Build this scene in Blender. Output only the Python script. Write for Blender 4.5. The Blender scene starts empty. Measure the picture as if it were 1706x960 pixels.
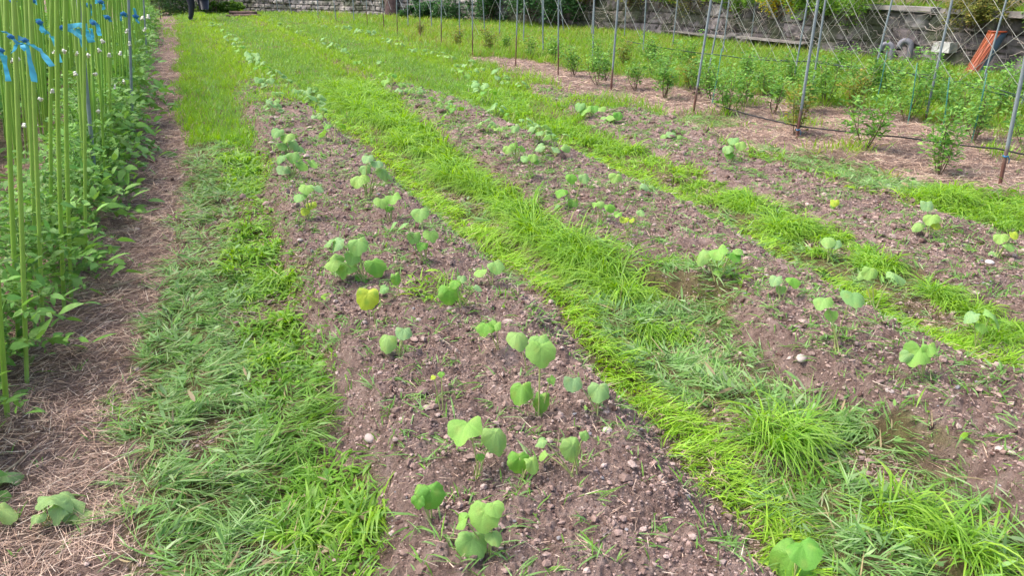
import bpy, math
import numpy as np
from mathutils import Matrix, Vector
rs = np.random.RandomState(7)
PI = math.pi
# ------------------------------------------------------------ camera, sky, sun, exposure
scene = bpy.context.scene
PITCH, YAW, CAMH, FPX = math.radians(21.7), math.radians(22.23), 1.45, 1330.0
cd = bpy.data.cameras.new('camera'); cam = bpy.data.objects.new('camera', cd)
scene.collection.objects.link(cam); scene.camera = cam
cam.location = (0, 0, CAMH); cam.rotation_euler = (math.radians(90) - PITCH, 0, -YAW)
cd.sensor_width = 36; cd.lens = 36 * FPX / 1706; cd.clip_start = .05; cd.clip_end = 2000
SUN_EL, SUN_AZ = math.radians(58), math.radians(-60)     # azimuth measured from +Y towards +X
w = bpy.data.worlds.new('World'); scene.world = w; w.use_nodes = True
nt = w.node_tree; nt.nodes.clear()
sky = nt.nodes.new('ShaderNodeTexSky'); sky.sky_type = 'NISHITA'; sky.sun_disc = False
sky.sun_elevation = SUN_EL; sky.sun_rotation = SUN_AZ; sky.dust_density = 4; sky.air_density = .8; sky.ozone_density = .6
bg = nt.nodes.new('ShaderNodeBackground'); bg.inputs[1].default_value = .15
wo = nt.nodes.new('ShaderNodeOutputWorld')
nt.links.new(sky.outputs[0], bg.inputs[0]); nt.links.new(bg.outputs[0], wo.inputs[0])
sl = bpy.data.lights.new('sun', 'SUN'); sl.energy = 1.1; sl.angle = math.radians(30); sl.color = (1, .95, .87)
so = bpy.data.objects.new('sun', sl); scene.collection.objects.link(so)
sd = Vector((math.sin(SUN_AZ) * math.cos(SUN_EL), math.cos(SUN_AZ) * math.cos(SUN_EL), math.sin(SUN_EL)))
so.rotation_euler = sd.to_track_quat('Z', 'Y').to_euler(); so.location = (0, 0, 20)
vs = scene.view_settings; vs.view_transform = 'Standard'; vs.look = 'None'; vs.gamma = 1; vs.exposure = 1.25
scene.cycles.max_bounces = 6; scene.cycles.transparent_max_bounces = 4

# ------------------------------------------------------------ helpers
C = scene.collection
def noise_tables():
    return [rs.rand(256, 256) * 2 - 1 for _ in range(8)]
NT = noise_tables()
def vn(x, y, k=0):
    x = np.asarray(x, float) + 1000.3; y = np.asarray(y, float) + 1000.7
    xi = np.floor(x).astype(int); yi = np.floor(y).astype(int); fx = x - xi; fy = y - yi
    fx = fx * fx * (3 - 2 * fx); fy = fy * fy * (3 - 2 * fy); T = NT[k % 8]
    a = T[xi & 255, yi & 255]; b = T[(xi + 1) & 255, yi & 255]; c = T[xi & 255, (yi + 1) & 255]; d = T[(xi + 1) & 255, (yi + 1) & 255]
    return (a * (1 - fx) + b * fx) * (1 - fy) + (c * (1 - fx) + d * fx) * fy
def sst(a, b, x):
    t = np.clip((x - a) / (b - a), 0, 1); return t * t * (3 - 2 * t)
cA, sA = math.cos(YAW), math.sin(YAW)
def ray(px, py):                                  # direction of a photo pixel in row coordinates
    x = (px - 853) / FPX; y = (480 - py) / FPX
    f = math.cos(PITCH) + y * math.sin(PITCH); z = -math.sin(PITCH) + y * math.cos(PITCH)
    return np.array([x * cA + f * sA, -x * sA + f * cA, z])
def gz(px, py, z=0.):
    d = ray(px, py); t = (z - CAMH) / d[2]; return d[0] * t, d[1] * t
I = np.interp
# row boundaries (x across the rows, y along them)
def b1(v): return I(v, [1, 2.2, 2.5, 3.4, 4.3, 5.6, 7.7, 26], [-.2, -.3, -.24, -.26, -.14, -.1, -.03, .22])
def b2(v): return I(v, [1.6, 2.4, 4, 6, 8.8, 12], [.31, .36, .35, .48, .56, .7])
def b3(v): return I(v, [1.3, 1.8, 3, 8, 13], [1.22, 1.30, 1.40, 1.38, 1.25])
def b4(v): return I(v, [1.1, 1.4, 2.2, 2.75, 3.1, 3.9, 5.4, 6.8, 11], [1.85, 2.0, 1.93, 2.12, 1.88, 1.90, 1.98, 2.02, 2.4])
def b5(v): return I(v, [1.8, 2.8, 3.6, 5, 8, 13], [2.72, 2.75, 2.85, 3.0, 3.0, 2.7])
def b6(v): return I(v, [2.2, 2.9, 4, 6.5, 9.7, 11], [3.25, 3.3, 3.5, 3.62, 4.15, 4.45])
def b7(v): return I(v, [3.7, 4.3, 4.6, 5.3, 7.5, 9, 14], [5.1, 4.75, 4.3, 4.3, 4.65, 4.4, 4.7])
def b8(v): return I(v, [5, 5.9, 7.9, 10.7, 13.3, 14], [7.3, 7.2, 6.6, 6.1, 5.6, 4.7])
WALL = np.array([(11.6, -6), (11.4, 4), (11.25, 9), (11.0, 13), (10.7, 17), (9.9, 20.5), (8.9, 23.3), (7.2, 27.3), (4.6, 31.2), (2.2, 33.6), (-3, 38)])
def wall_u(v): return I(v, WALL[:, 1], WALL[:, 0])
PATCH = [(gz(1390, 283), .32, .8), (gz(1300, 262), .22, .6), (gz(1640, 352), .42, 1), (gz(1560, 345), .2, .7), (gz(1175, 207), .33, .8),
         (gz(1480, 318), .3, .7), (gz(1000, 178), .4, .6), (gz(1140, 500), .17, .9), (gz(1190, 598), .17, .9), (gz(740, 545), .1, .35), (gz(1080, 555), .2, .8)]
def zones(u, v):
    u = np.asarray(u, float); v = np.asarray(v, float)
    n = .10 * vn(u * 2.7, v * 2.2, 1) + .06 * vn(u * 8, v * 7, 2) + .03 * vn(u * 23, v * 21, 3)
    n = n * sst(.5, 3, np.hypot(u, v)) + .02 * vn(u * 30, v * 30, 4)
    e = .05
    inn = lambda lo, hi: sst(-e, e, u - lo + n) * sst(-e, e, hi - u + n)
    bed1 = inn(b2(v), b3(v)); bed2 = inn(b4(v), b5(v)); bed3 = inn(b6(v), np.maximum(b7(v), b6(v) + .05))
    n2 = vn(u * 1.3, v * .8, 5) * .5 + vn(u * 4, v * 3, 6) * .5
    c1 = sst(8.2, 12.5, v + n2 * 4.2) * (1 - .4 * sst(20, 10, v) * (n2 > .05)); c2 = sst(8.8, 13, v + n2 * 3.6) * (1 - .4 * sst(20, 10, v) * (n2 > .05)); c3 = sst(8.8, 11.0, v + n2 * 1.5)
    soil = np.maximum.reduce([bed1 * (1 - c1), bed2 * (1 - c2), bed3 * (1 - c3)])
    straw = sst(-e, e, b1(v) - u + n * 1.2)
    mul = sst(-e, e, u - b7(v) + n) * sst(-.15, .15, b8(v) - u + 3 * n) * (1 - sst(13.3, 14.5, v + 4 * n)) * sst(2.5, 3.2, v) * (1 - .5 * sst(.55, .85, vn(u * 2.2, v * 1.6, 6)))
    straw = np.maximum(straw, mul)
    for (pu, pv), r, k in PATCH:
        d = np.hypot(u - pu, (v - pv) * .8); g = sst(r * 1.3, r * .6, d + n) * k
        soil = soil * (1 - g); straw = straw * (1 - g)
    straw = straw * (1 - soil)
    # green creeping into the far path and thin spots
    far = sst(15, 26, v) * sst(-.2, .5, vn(u * 5, v * 1.5, 4)) * .5
    straw = straw * (1 - far)
    return soil, straw, np.clip(1 - soil - straw, 0, 1)
def hgt(u, v):
    u = np.asarray(u, float); v = np.asarray(v, float)
    bp = lambda l, r, H: H * sst(0, .16, u - l + .02) * sst(0, .2, r - u + .02)
    fade = 1 - .6 * sst(9, 16, v)
    h = (bp(b2(v), b3(v), .13) + bp(b4(v), b5(v), .12) + bp(b6(v), b6(v) + 1.0, .05)) * fade
    h = h + .022 * vn(u * 1.7, v * 1.4, 0) + .020 * vn(u * 4.5, v * 4.5, 1) + .008 * vn(u * 11, v * 10, 6)
    up = sst(.15, .5, u - wall_u(v)) * .8
    upl = sst(35.0, 36.5, v)* .3
    return h + np.maximum(up, upl)
def hfine(u, v, soil, d):
    near = sst(9, 3, d)
    a = .014 * vn(u * 14, v * 14, 2) + .013 * np.abs(vn(u * 31, v * 31, 3)) + near * (.009 * np.abs(vn(u * 67, v * 67, 4)) + .006 * vn(u * 130, v * 130, 5))
    return hgt(u, v) + a * (.65 + .35 * soil)
def G(px, py):                                     # point on the ground seen at a photo pixel
    z = 0.
    for _ in range(12):
        u, v = gz(px, py, z); z = .5 * z + .5 * float(hgt(u, v))
    return np.array([u, v, z])

def mesh_np(name, verts, faces, mat, cols=None, parent=None, smooth=True, link=True):
    """faces: int array (N,3) or (N,4)  or list of such arrays"""
    if not isinstance(faces, list): faces = [faces]
    faces = [np.asarray(f, np.int32) for f in faces if len(f)]
    me = bpy.data.meshes.new(name); verts = np.asarray(verts, np.float32)
    me.vertices.add(len(verts)); me.vertices.foreach_set('co', verts.ravel())
    idx = np.concatenate([f.ravel() for f in faces]); tot = np.concatenate([np.full(len(f), f.shape[1], np.int32) for f in faces])
    st = np.concatenate([[0], np.cumsum(tot)[:-1]]).astype(np.int32)
    me.loops.add(len(idx)); me.loops.foreach_set('vertex_index', idx)
    me.polygons.add(len(tot)); me.polygons.foreach_set('loop_start', st); me.polygons.foreach_set('loop_total', tot)
    me.polygons.foreach_set('use_smooth', np.full(len(tot), smooth, bool))
    me.update(calc_edges=True)
    if cols is not None:
        at = me.color_attributes.new('Col', 'FLOAT_COLOR', 'POINT')
        c4 = np.ones((len(verts), 4), np.float32); c4[:, :3] = cols; at.data.foreach_set('color', c4.ravel())
    me.materials.append(mat)
    o = bpy.data.objects.new(name, me)
    if link: C.objects.link(o)
    if parent is not None: o.parent = parent
    return o
class MB:
    def __init__(s): s.v = []; s.f = {3: [], 4: []}; s.c = []; s.n = 0
    def add(s, v, f, c=(1, 1, 1)):
        v = np.asarray(v, float); f = np.asarray(f, int)
        s.v.append(v); s.f[f.shape[1]].append(f + s.n); s.n += len(v)
        c = np.asarray(c, float); s.c.append(np.broadcast_to(c, (len(v), 3)))
        return s
    def tube(s, pts, rad, k=6, c=(1, 1, 1), cap=True):
        pts = np.asarray(pts, float); n = len(pts); rad = np.broadcast_to(rad, (n,))
        t = np.gradient(pts, axis=0); t /= np.linalg.norm(t, axis=1)[:, None] + 1e-9
        ref = np.array([0, 0, 1.]) if abs(t[0][2]) < .9 else np.array([1., 0, 0])
        V = []
        for i in range(n):
            a = np.cross(t[i], ref); a /= np.linalg.norm(a) + 1e-9; b = np.cross(t[i], a)
            th = np.arange(k) * 2 * PI / k
            V.append(pts[i] + rad[i] * (np.cos(th)[:, None] * a + np.sin(th)[:, None] * b))
        V = np.concatenate(V); F = []
        for i in range(n - 1):
            for j in range(k):
                F.append((i * k + j, i * k + (j + 1) % k, (i + 1) * k + (j + 1) % k, (i + 1) * k + j))
        s.add(V, F, c)
        if cap:
            m = s.n - len(V); T = []
            for e in (0, n - 1):
                for j in range(1, k - 1): T.append((m + e * k, m + e * k + j, m + e * k + j + 1))
            s.f[3].append(np.array(T))
        return s
    def box(s, c, d, rz=0, col=(1, 1, 1), jit=0):
        x, y, z = d; P = np.array([(i, j, k) for i in (-.5, .5) for j in (-.5, .5) for k in (-.5, .5)]) * (x, y, z)
        P = P + (rs.rand(8, 3) - .5) * jit
        q = np.array([[math.cos(rz), math.sin(rz), 0], [-math.sin(rz), math.cos(rz), 0], [0, 0, 1]])
        s.add(P @ q + np.asarray(c), [(0, 1, 3, 2), (4, 6, 7, 5), (0, 4, 5, 1), (2, 3, 7, 6), (0, 2, 6, 4), (1, 5, 7, 3)], col); return s
    def build(s, name, mat, parent=None, smooth=True, link=True):
        return mesh_np(name, np.concatenate(s.v), [np.concatenate(s.f[k]) for k in (3, 4) if s.f[k]], mat, np.concatenate(s.c), parent, smooth, link)

def strips(base, az, length, width, tilt, curl, col, seg=4, peak=.35, twist=None, tipc=None, cup=0):
    """many leaf blades at once; returns verts, quads, colours"""
    N = len(base); s = np.linspace(0, 1, seg + 1)
    phi = tilt[:, None] + curl[:, None] * s[None, :]
    ds = (length / seg)[:, None]
    mid = (phi[:, 1:] + phi[:, :-1]) / 2
    r = np.concatenate([np.zeros((N, 1)), np.cumsum(np.sin(mid) * ds, 1)], 1)
    z = np.concatenate([np.zeros((N, 1)), np.cumsum(np.cos(mid) * ds, 1)], 1)
    ca, sa = np.cos(az)[:, None], np.sin(az)[:, None]
    P = np.stack([base[:, 0:1] + r * ca, base[:, 1:2] + r * sa, base[:, 2:3] + z], -1)
    if peak < .2: prof = np.maximum(1 - s ** 1.5, .04)
    else: prof = np.maximum(np.sin(np.clip(s ** (math.log(.5) / math.log(peak)), 0, 1) * PI) ** .75, .05)
    tw = np.zeros(N) if twist is None else twist
    lat = np.stack([-np.sin(az) * np.cos(tw), np.cos(az) * np.cos(tw), np.sin(tw)], -1)
    W = (width[:, None] * prof[None, :] * .5)[..., None] * lat[:, None, :]
    L = P - W; R = P + W
    V = np.stack([L, R], 2).reshape(-1, 3)
    b = (np.arange(N) * (seg + 1) * 2)[:, None] + (np.arange(seg) * 2)[None, :]
    Q = np.stack([b, b + 1, b + 3, b + 2], -1).reshape(-1, 4)
    cc = np.repeat(col[:, None, :], seg + 1, 1)
    if tipc is not None:
        k = (s ** 2)[None, :, None]; cc = cc * (1 - k * tipc[1]) + np.asarray(tipc[0])[None, None, :] * k * tipc[1]
    cc = np.repeat(cc, 2, 1).reshape(-1, 3)
    return V, Q, cc

# ------------------------------------------------------------ materials
def newmat(name):
    m = bpy.data.materials.new(name); m.use_nodes = True; n = m.node_tree; n.nodes.clear()
    out = n.nodes.new('ShaderNodeOutputMaterial'); return m, n, out
def node(n, t, **k):
    x = n.nodes.new(t)
    for a, b in k.items(): setattr(x, a, b)
    return x
def mat_leaf(name, trans=.35, rough=.5, spec=.3, var=.25, scale=60, bump=0):
    m, n, out = newmat(name)
    at = node(n, 'ShaderNodeAttribute', attribute_name='Col'); tc = node(n, 'ShaderNodeTexCoord')
    no = node(n, 'ShaderNodeTexNoise'); no.inputs['Scale'].default_value = scale; n.links.new(tc.outputs['Object'], no.inputs['Vector'])
    mr = node(n, 'ShaderNodeMapRange'); mr.inputs['From Min'].default_value = .3; mr.inputs['From Max'].default_value = .7
    mr.inputs['To Min'].default_value = 1 - var; mr.inputs['To Max'].default_value = 1 + var; n.links.new(no.outputs['Fac'], mr.inputs['Value'])
    vm = node(n, 'ShaderNodeVectorMath', operation='SCALE'); n.links.new(at.outputs['Color'], vm.inputs[0]); n.links.new(mr.outputs[0], vm.inputs['Scale'])
    p = node(n, 'ShaderNodeBsdfPrincipled'); p.inputs['Roughness'].default_value = rough; p.inputs['Specular IOR Level'].default_value = spec
    n.links.new(vm.outputs[0], p.inputs['Base Color'])
    if bump:
        bp = node(n, 'ShaderNodeBump'); bp.inputs['Strength'].default_value = bump; bp.inputs['Distance'].default_value = .01
        n.links.new(no.outputs['Fac'], bp.inputs['Height']); n.links.new(bp.outputs[0], p.inputs['Normal'])
    if trans > 0:
        t = node(n, 'ShaderNodeBsdfTranslucent'); hs = node(n, 'ShaderNodeHueSaturation'); hs.inputs['Hue'].default_value = .485; hs.inputs['Saturation'].default_value = 1.1; hs.inputs['Value'].default_value = 1.3
        n.links.new(vm.outputs[0], hs.inputs['Color']); n.links.new(hs.outputs[0], t.inputs['Color'])
        mx = node(n, 'ShaderNodeMixShader'); mx.inputs[0].default_value = trans
        n.links.new(p.outputs[0], mx.inputs[1]); n.links.new(t.outputs[0], mx.inputs[2]); n.links.new(mx.outputs[0], out.inputs[0])
    else: n.links.new(p.outputs[0], out.inputs[0])
    return m
M_GRASS = mat_leaf('grass blades', .38, .45, .35, .15, 9)
M_LEAF = mat_leaf('leaf', .32, .5, .3, .12, 45, .25)
M_DRY = mat_leaf('dry straw', .05, .7, .2, .25, 50)
M_CLOD = mat_leaf('soil clods', 0, .95, .1, .25, 80, .6)
M_STEM = mat_leaf('stem', .1, .5, .3, .12, 40)
M_PLAIN = mat_leaf('matte', 0, .6, .3, .12, 25)
M_STONE = mat_leaf('stone', 0, .9, .2, .35, 6, .9)
M_PLASTIC = mat_leaf('plastic', .15, .35, .5, .1, 12)

def mat_ground():
    m, n, out = newmat('ground earth')
    at = node(n, 'ShaderNodeAttribute', attribute_name='Col'); sep = node(n, 'ShaderNodeSeparateColor'); n.links.new(at.outputs['Color'], sep.inputs[0])
    tc = node(n, 'ShaderNodeTexCoord')
    def noise(sc, det=8, rough=.65):
        x = node(n, 'ShaderNodeTexNoise'); x.inputs['Scale'].default_value = sc; x.inputs['Detail'].default_value = det; x.inputs['Roughness'].default_value = rough
        n.links.new(tc.outputs['Object'], x.inputs['Vector']); return x
    def ramp(src, stops):
        r = node(n, 'ShaderNodeValToRGB'); e = r.color_ramp.elements
        while len(e) < len(stops): e.new(.5)
        for el, (p_, c_) in zip(e, stops): el.position = p_; el.color = (*c_, 1)
        n.links.new(src, r.inputs[0]); return r
    n1 = noise(18); n2 = noise(2.2, 6); n3 = noise(60, 4)
    soil = ramp(n1.outputs[0], [(.30, (.165, .110, .092)), (.5, (.32, .23, .195)), (.7, (.46, .355, .31))])
    strw = ramp(n3.outputs[0], [(.3, (.15, .098, .078)), (.5, (.29, .205, .168)), (.75, (.43, .325, .265))])
    grn = ramp(n1.outputs[0], [(.3, (.15, .11, .065)), (.55, (.22, .19, .09)), (.75, (.20, .24, .07))])
    m1 = node(n, 'ShaderNodeMix', data_type='RGBA'); m2 = node(n, 'ShaderNodeMix', data_type='RGBA'); m3 = node(n, 'ShaderNodeMix', data_type='RGBA', blend_type='MULTIPLY')
    n.links.new(sep.outputs[1], m1.inputs[0]); n.links.new(soil.outputs[0], m1.inputs[6]); n.links.new(strw.outputs[0], m1.inputs[7])
    n.links.new(sep.outputs[2], m2.inputs[0]); n.links.new(m1.outputs[2], m2.inputs[6]); n.links.new(grn.outputs[0], m2.inputs[7])
    big = ramp(n2.outputs[0], [(.3, (.70, .66, .64)), (.52, (.95, .93, .92)), (.7, (1.15, 1.14, 1.14))])
    m3.inputs[0].default_value = .9; n.links.new(m2.outputs[2], m3.inputs[6]); n.links.new(big.outputs[0], m3.inputs[7])
    p = node(n, 'ShaderNodeBsdfPrincipled'); p.inputs['Roughness'].default_value = .95; p.inputs['Specular IOR Level'].default_value = .15
    n.links.new(m3.outputs[2], p.inputs['Base Color'])
    b = node(n, 'ShaderNodeBump'); b.inputs['Strength'].default_value = 1; b.inputs['Distance'].default_value = .03
    nb = noise(75, 10, .7); n.links.new(nb.outputs[0], b.inputs['Height']); n.links.new(b.outputs[0], p.inputs['Normal'])
    n.links.new(p.outputs[0], out.inputs[0]); return m
M_GROUND = mat_ground()

def tag(o, label=None, cat=None, group=None, kind=None):
    for k, x in (('label', label), ('category', cat), ('group', group), ('kind', kind)):
        if x: o[k] = x
    return o
def empty(name, loc, rz=0, label=None, cat=None, group=None):
    e = bpy.data.objects.new(name, None); e.empty_display_size = .05; C.objects.link(e); e.location = loc; e.rotation_euler = (0, 0, rz)
    return tag(e, label, cat, group)
def copy_tree(o, parent=None):
    c = o.copy(); C.objects.link(c); c.parent = parent
    for ch in o.children: copy_tree(ch, c)
    return c
def at(o, loc, rz=0, sc=1):
    o.location = loc; o.rotation_euler = (0, 0, rz); o.scale = (sc,) * 3; return o
ORD = 'nearest second third fourth fifth sixth seventh eighth ninth tenth eleventh twelfth thirteenth fourteenth fifteenth sixteenth seventeenth eighteenth nineteenth twentieth'.split()

# ------------------------------------------------------------ ground sheet
def ground():
    rr = np.concatenate([[0.0], np.geomspace(.5, 1.5, 25)[:-1], np.geomspace(1.5, 60, 1000), np.geomspace(64, 900, 14)])
    fr = np.linspace(-math.radians(46), math.radians(46), 800); rest = np.linspace(math.radians(46), 2 * PI - math.radians(46), 82)[1:-1]
    th = np.concatenate([fr, rest]); R, T = np.meshgrid(rr, th, indexing='ij')
    U = R * np.sin(T + YAW); V = R * np.cos(T + YAW)
    s, t, g = zones(U, V); Z = hfine(U, V, s, R)
    Z = np.where(R > 60, hgt(U, V), Z)
    nr, n_t = R.shape; vv = np.stack([U, V, Z], -1).reshape(-1, 3)
    i, j = np.meshgrid(np.arange(nr - 1), np.arange(n_t), indexing='ij'); j2 = (j + 1) % n_t
    q = np.stack([i * n_t + j, (i + 1) * n_t + j, (i + 1) * n_t + j2, i * n_t + j2], -1).reshape(-1, 4)
    q = q[:, ::-1]
    q = np.where(q < n_t, np.where(True, q, q), q)
    o = mesh_np('ground', vv, q, M_GROUND, np.stack([s, t, g], -1).reshape(-1, 3)); tag(o, kind='structure')
ground()

# ------------------------------------------------------------ scattered small stuff
def scatter(bands, half=46):
    out = []
    for r0, r1, dens, sc in bands:
        a = math.radians(2 * half) / 2 * (r1 * r1 - r0 * r0); N = int(a * dens)
        r = np.sqrt(rs.rand(N) * (r1 * r1 - r0 * r0) + r0 * r0); t = (rs.rand(N) * 2 - 1) * math.radians(half) + YAW
        out.append(np.stack([r * np.sin(t), r * np.cos(t), r, np.full(N, sc)], -1))
    p = np.concatenate(out); return p[p[:, 0] < wall_u(p[:, 1]) + 1.5]
def ground_z(u, v, r): s, t, g = zones(u, v); return hfine(u, v, s, r)

BR = np.array([.19, .41, .045]); YG = np.array([.31, .53, .04]); MG = np.array([.12, .30, .045]); CG = np.array([.24, .43, .14]); PALE = np.array([.42, .55, .29]); DG = np.array([.07, .17, .03])
def mixc(a, b, t): t = np.clip(t, 0, 1)[:, None]; return a * (1 - t) + b * t
TUFTS = [(1040, 500), (1010, 470), (1100, 560), (1290, 740), (1490, 870), (1545, 895), (1590, 935)]
TUFTC = np.array([gz(*q) for q in TUFTS])
def tall_mask(u, v):
    n2 = vn(u * 6.5, v * 6, 4); n1 = vn(u * 2.2, v * 1.7, 3)
    m2 = (u > b3(v) + .36 + .05 * n1) & (u < b4(v) + .03) & (v > 3.05) & (v < 11) & (n2 * .8 + n1 * .4 > -.32)
    for pu, pv in TUFTC: m2 = m2 | (np.hypot(u - pu, v - pv) < .085)
    m3 = (u > b5(v) + .26) & (u < b6(v) + .06) & (v < 10.5) & (v > 1.8) & (n2 * .8 + n1 * .5 > .02)
    m1 = (u > b2(v) - .24) & (u < b2(v) + .02) & (v < 8.5) & (n2 * .7 + n1 > np.where(v > 3.6, -.5, -.1))
    mw = np.zeros(len(u), bool)
    for (pu, pv), rad, k in [PATCH[2], PATCH[3]]: mw = mw | (np.hypot(u - pu, v - pv) < rad)
    return m1, m2, m3, mw
def grass():
    p = scatter([(1.2, 2.6, 9500, .85), (2.6, 4.2, 8000, .92), (4.2, 6.5, 4000, 1.1), (6.5, 10, 2600, 1.3), (10, 16, 1900, 1.5), (16, 24, 850, 1.9), (24, 38, 330, 2.7)])
    u, v, r, sc = p.T; s, t, g = zones(u, v); N = len(u)
    m1, m2, m3, mw = tall_mask(u, v); tl_ = m2 | m3 | mw
    thin = sst(-.05, .45, vn(u * 3.6, v * 2.9, 7) + .4 * vn(u * 11, v * 10, 0)) * np.where((u < b2(v)) & (v > 3.8), .45, 1)
    for (pu, pv), rad, k in PATCH: thin = thin * (1 - sst(rad * 1.4, rad, np.hypot(u - pu, v - pv)))
    edg_ = ((u > b3(v) - .05) & (u < b3(v) + .18)) | ((u > b5(v) - .05) & (u < b5(v) + .15))
    gap = ((u > b3(v) + .19) & (u < b4(v) - .02) & (v > 3.0) & (v < 8)) | ((u > b5(v) + .17) & (u < b6(v)) & (v < 9))
    keep = rs.rand(N) < g * np.where(gap, .42, 1) * np.where(r < 6, (1 - .9 * thin * (1 - edg_)) * np.where(tl_, .35, 1), 1)
    u, v, r, sc, g = [a[keep] for a in (u, v, r, sc, g)]; N = len(u)
    n1 = vn(u * 1.1, v * .9, 3); n2 = vn(u * 6.5, v * 6, 4); n3 = vn(u * 15, v * 14, 5)
    wb3, wb4, wb5, wb6, wb1, wb2 = b3(v), b4(v), b5(v), b6(v), b1(v), b2(v)
    G2 = (u > wb3 - .05) & (u < wb4 + .1) & (v < 12); G3 = (u > wb5 - .05) & (u < wb6 + .1) & (v < 10.5); G1 = (u > wb1 - .1) & (u < wb2 + .1) & (v < 9)
    edge = ((G2 & (u < wb3 + .17 + .05 * n2)) | (G3 & (u < wb5 + .15 + .05 * n2))) 
    cut = (G1 & (n1 * .3 + n2 * .4 + (wb1 + .45 - u) * 2.0 > -.1) & (v < 7.5)) | (((G2 & ~edge) & (v < 5.5)) | (G3 & ~edge & (v < 4.5))) & (n2 * .5 + n1 * .4 > -.6)
    cut = cut | (G1 & (v < 3.2) & (n3 + n2 > -.1))
    for (pu, pv), rad, k in PATCH[:2] + PATCH[4:6] + PATCH[7:9]: cut = cut | (np.hypot(u - pu, v - pv) < rad * 1.2)
    wild = ((u > b7(v)) & ~cut & (v < 33)) | (u > 5.5)
    lawn = ~(cut | edge | wild); far = r > 7
    L = np.where(cut, .092, np.where(edge, .10, np.where(wild, .13, .085))) * (1 + .25 * n2) * (.5 + .9 * rs.rand(N))
    L = np.where(far, L * (1 + .15 * (sc - 1)), L)
    Wd = np.where(cut, .0050, np.where(edge, .0062, .0065)) * sc * (.6 + .8 * rs.rand(N))
    broad = ~far & ((lawn & (rs.rand(N) < .3)) | (G1 & ~cut & (rs.rand(N) < .35)) | (cut & (rs.rand(N) < .06))); Wd = np.where(broad, Wd * 2.4, Wd); L = np.where(broad, L * .55, L)
    field = n2 * 4.2 + n3 * 1.6 + n1 * 3
    az = np.where(cut, field * 1.3 + rs.randn(N) * .45, np.where(edge, -.6 + field * .22 + rs.randn(N) * .8, rs.rand(N) * 2 * PI))
    tilt = np.where(cut, 1.42 + rs.randn(N) * .13, np.where(edge, .55 + .4 * rs.rand(N), np.where(far, .1 + .5 * rs.rand(N), .3 + .6 * rs.rand(N))))
    curl = np.where(cut, .12 + .35 * rs.randn(N), np.where(edge, .8 + .6 * rs.rand(N), np.where(far, .3 + .6 * rs.rand(N), .7 + .8 * rs.rand(N))))
    tilt = np.where(broad, .9 + .5 * rs.rand(N), tilt)
    pile = np.clip(.5 + .5 * n2 + .3 * n3, 0, 1.2)
    z = ground_z(u, v, r) + np.where(cut, .002 + rs.rand(N) * .045 * pile, -.004) + np.where(broad, rs.rand(N) * .06 * pile, 0)
    rnd = rs.rand(N)
    col = mixc(BR, YG, .5 + .5 * n1 + .3 * n2)
    col = mixc(col, MG, (rnd - .55) * 1.4 * np.where(lawn | wild, .5, 1) * np.where(far, .5, 1))
    col = np.where(edge[:, None], mixc(YG * 1.1, BR, rnd * .8 - .2), col)
    cc = mixc(np.broadcast_to(CG, (N, 3)), PALE, (rnd - .5) * 1.8 + .35 * n3); cc = mixc(cc, MG, (rs.rand(N) - .45) * 1.5 - .2 * n2)
    cc = mixc(cc, BR, (G1 & (u > wb1 + .35)) * (.45 + .6 * n2) + (rs.rand(N) > .8) * .6)
    col = np.where(cut[:, None], cc, col)
    wd = wild & (rs.rand(N) < .12 + .22 * np.clip(n1, 0, 1)); col = np.where(wd[:, None], np.array([.42, .34, .12]), col)
    strip = (v > 8) & (u < 4.8) & (u > .3); k = .5 + .5 * np.sin((u - 1.35) * 2 * PI / 1.5 * .93); col = np.where(strip[:, None], mixc(col, YG * 1.05, (1 - k) * .8), col)
    col = np.where((strip & (rs.rand(N) < k * .6))[:, None], CG * np.array([.95, 1.05, .7]), col)
    dead = rs.rand(N) < np.where(cut, .07, .02); col = np.where(dead[:, None], np.array([.42, .33, .19]), col)
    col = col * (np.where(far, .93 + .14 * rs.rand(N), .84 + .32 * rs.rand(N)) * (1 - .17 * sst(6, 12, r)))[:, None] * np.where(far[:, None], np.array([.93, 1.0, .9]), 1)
    tw = rs.randn(N) * .5
    def emit(name, m, seg, peak, label):
        V, Q, cc = strips(np.stack([u, v, z], -1)[m], az[m], L[m], Wd[m], tilt[m], curl[m], col[m], seg, peak, tw[m], (np.array([.42, .5, .1]), .2))
        o = mesh_np(name, V, Q, M_GRASS, cc); tag(o, label, 'grass', kind='stuff')
    near = ~far
    emit('cut_grass', cut & near, 4, .35, 'grey green cut grass lying flat between the beds')
    emit('edge_grass', edge & near, 4, .12, 'yellow green grass leaning on the bed edges')
    emit('weed_grass', (lawn | wild) & near & ~broad, 3, .3, 'short bright grass and weeds along the rows')
    emit('broadleaf_weeds', broad & near, 3, .45, 'small broadleaf weeds among the grass')
    emit('far_grass', far, 2, .3, 'bright green grass covering the far field')
    # arching tufts
    c = scatter([(1.3, 3.2, 260, 1), (3.2, 6, 210, 1.1), (6, 11, 120, 1.5)]); m1, m2, m3, mw = tall_mask(c[:, 0], c[:, 1]); s, t, g = zones(c[:, 0], c[:, 1])
    ok = (m2 | m3 | mw | (m1 & (rs.rand(len(c)) < .7))) & (rs.rand(len(c)) < .25 + .9 * g); c = c[ok]; m1, m2, m3, mw = m1[ok], m2[ok], m3[ok], mw[ok]
    nb = np.where(m2 & (c[:, 1] > 3), 70, np.where(c[:, 2] < 6, 50, 28)); i = np.repeat(np.arange(len(c)), nb); N = len(i)
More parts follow.
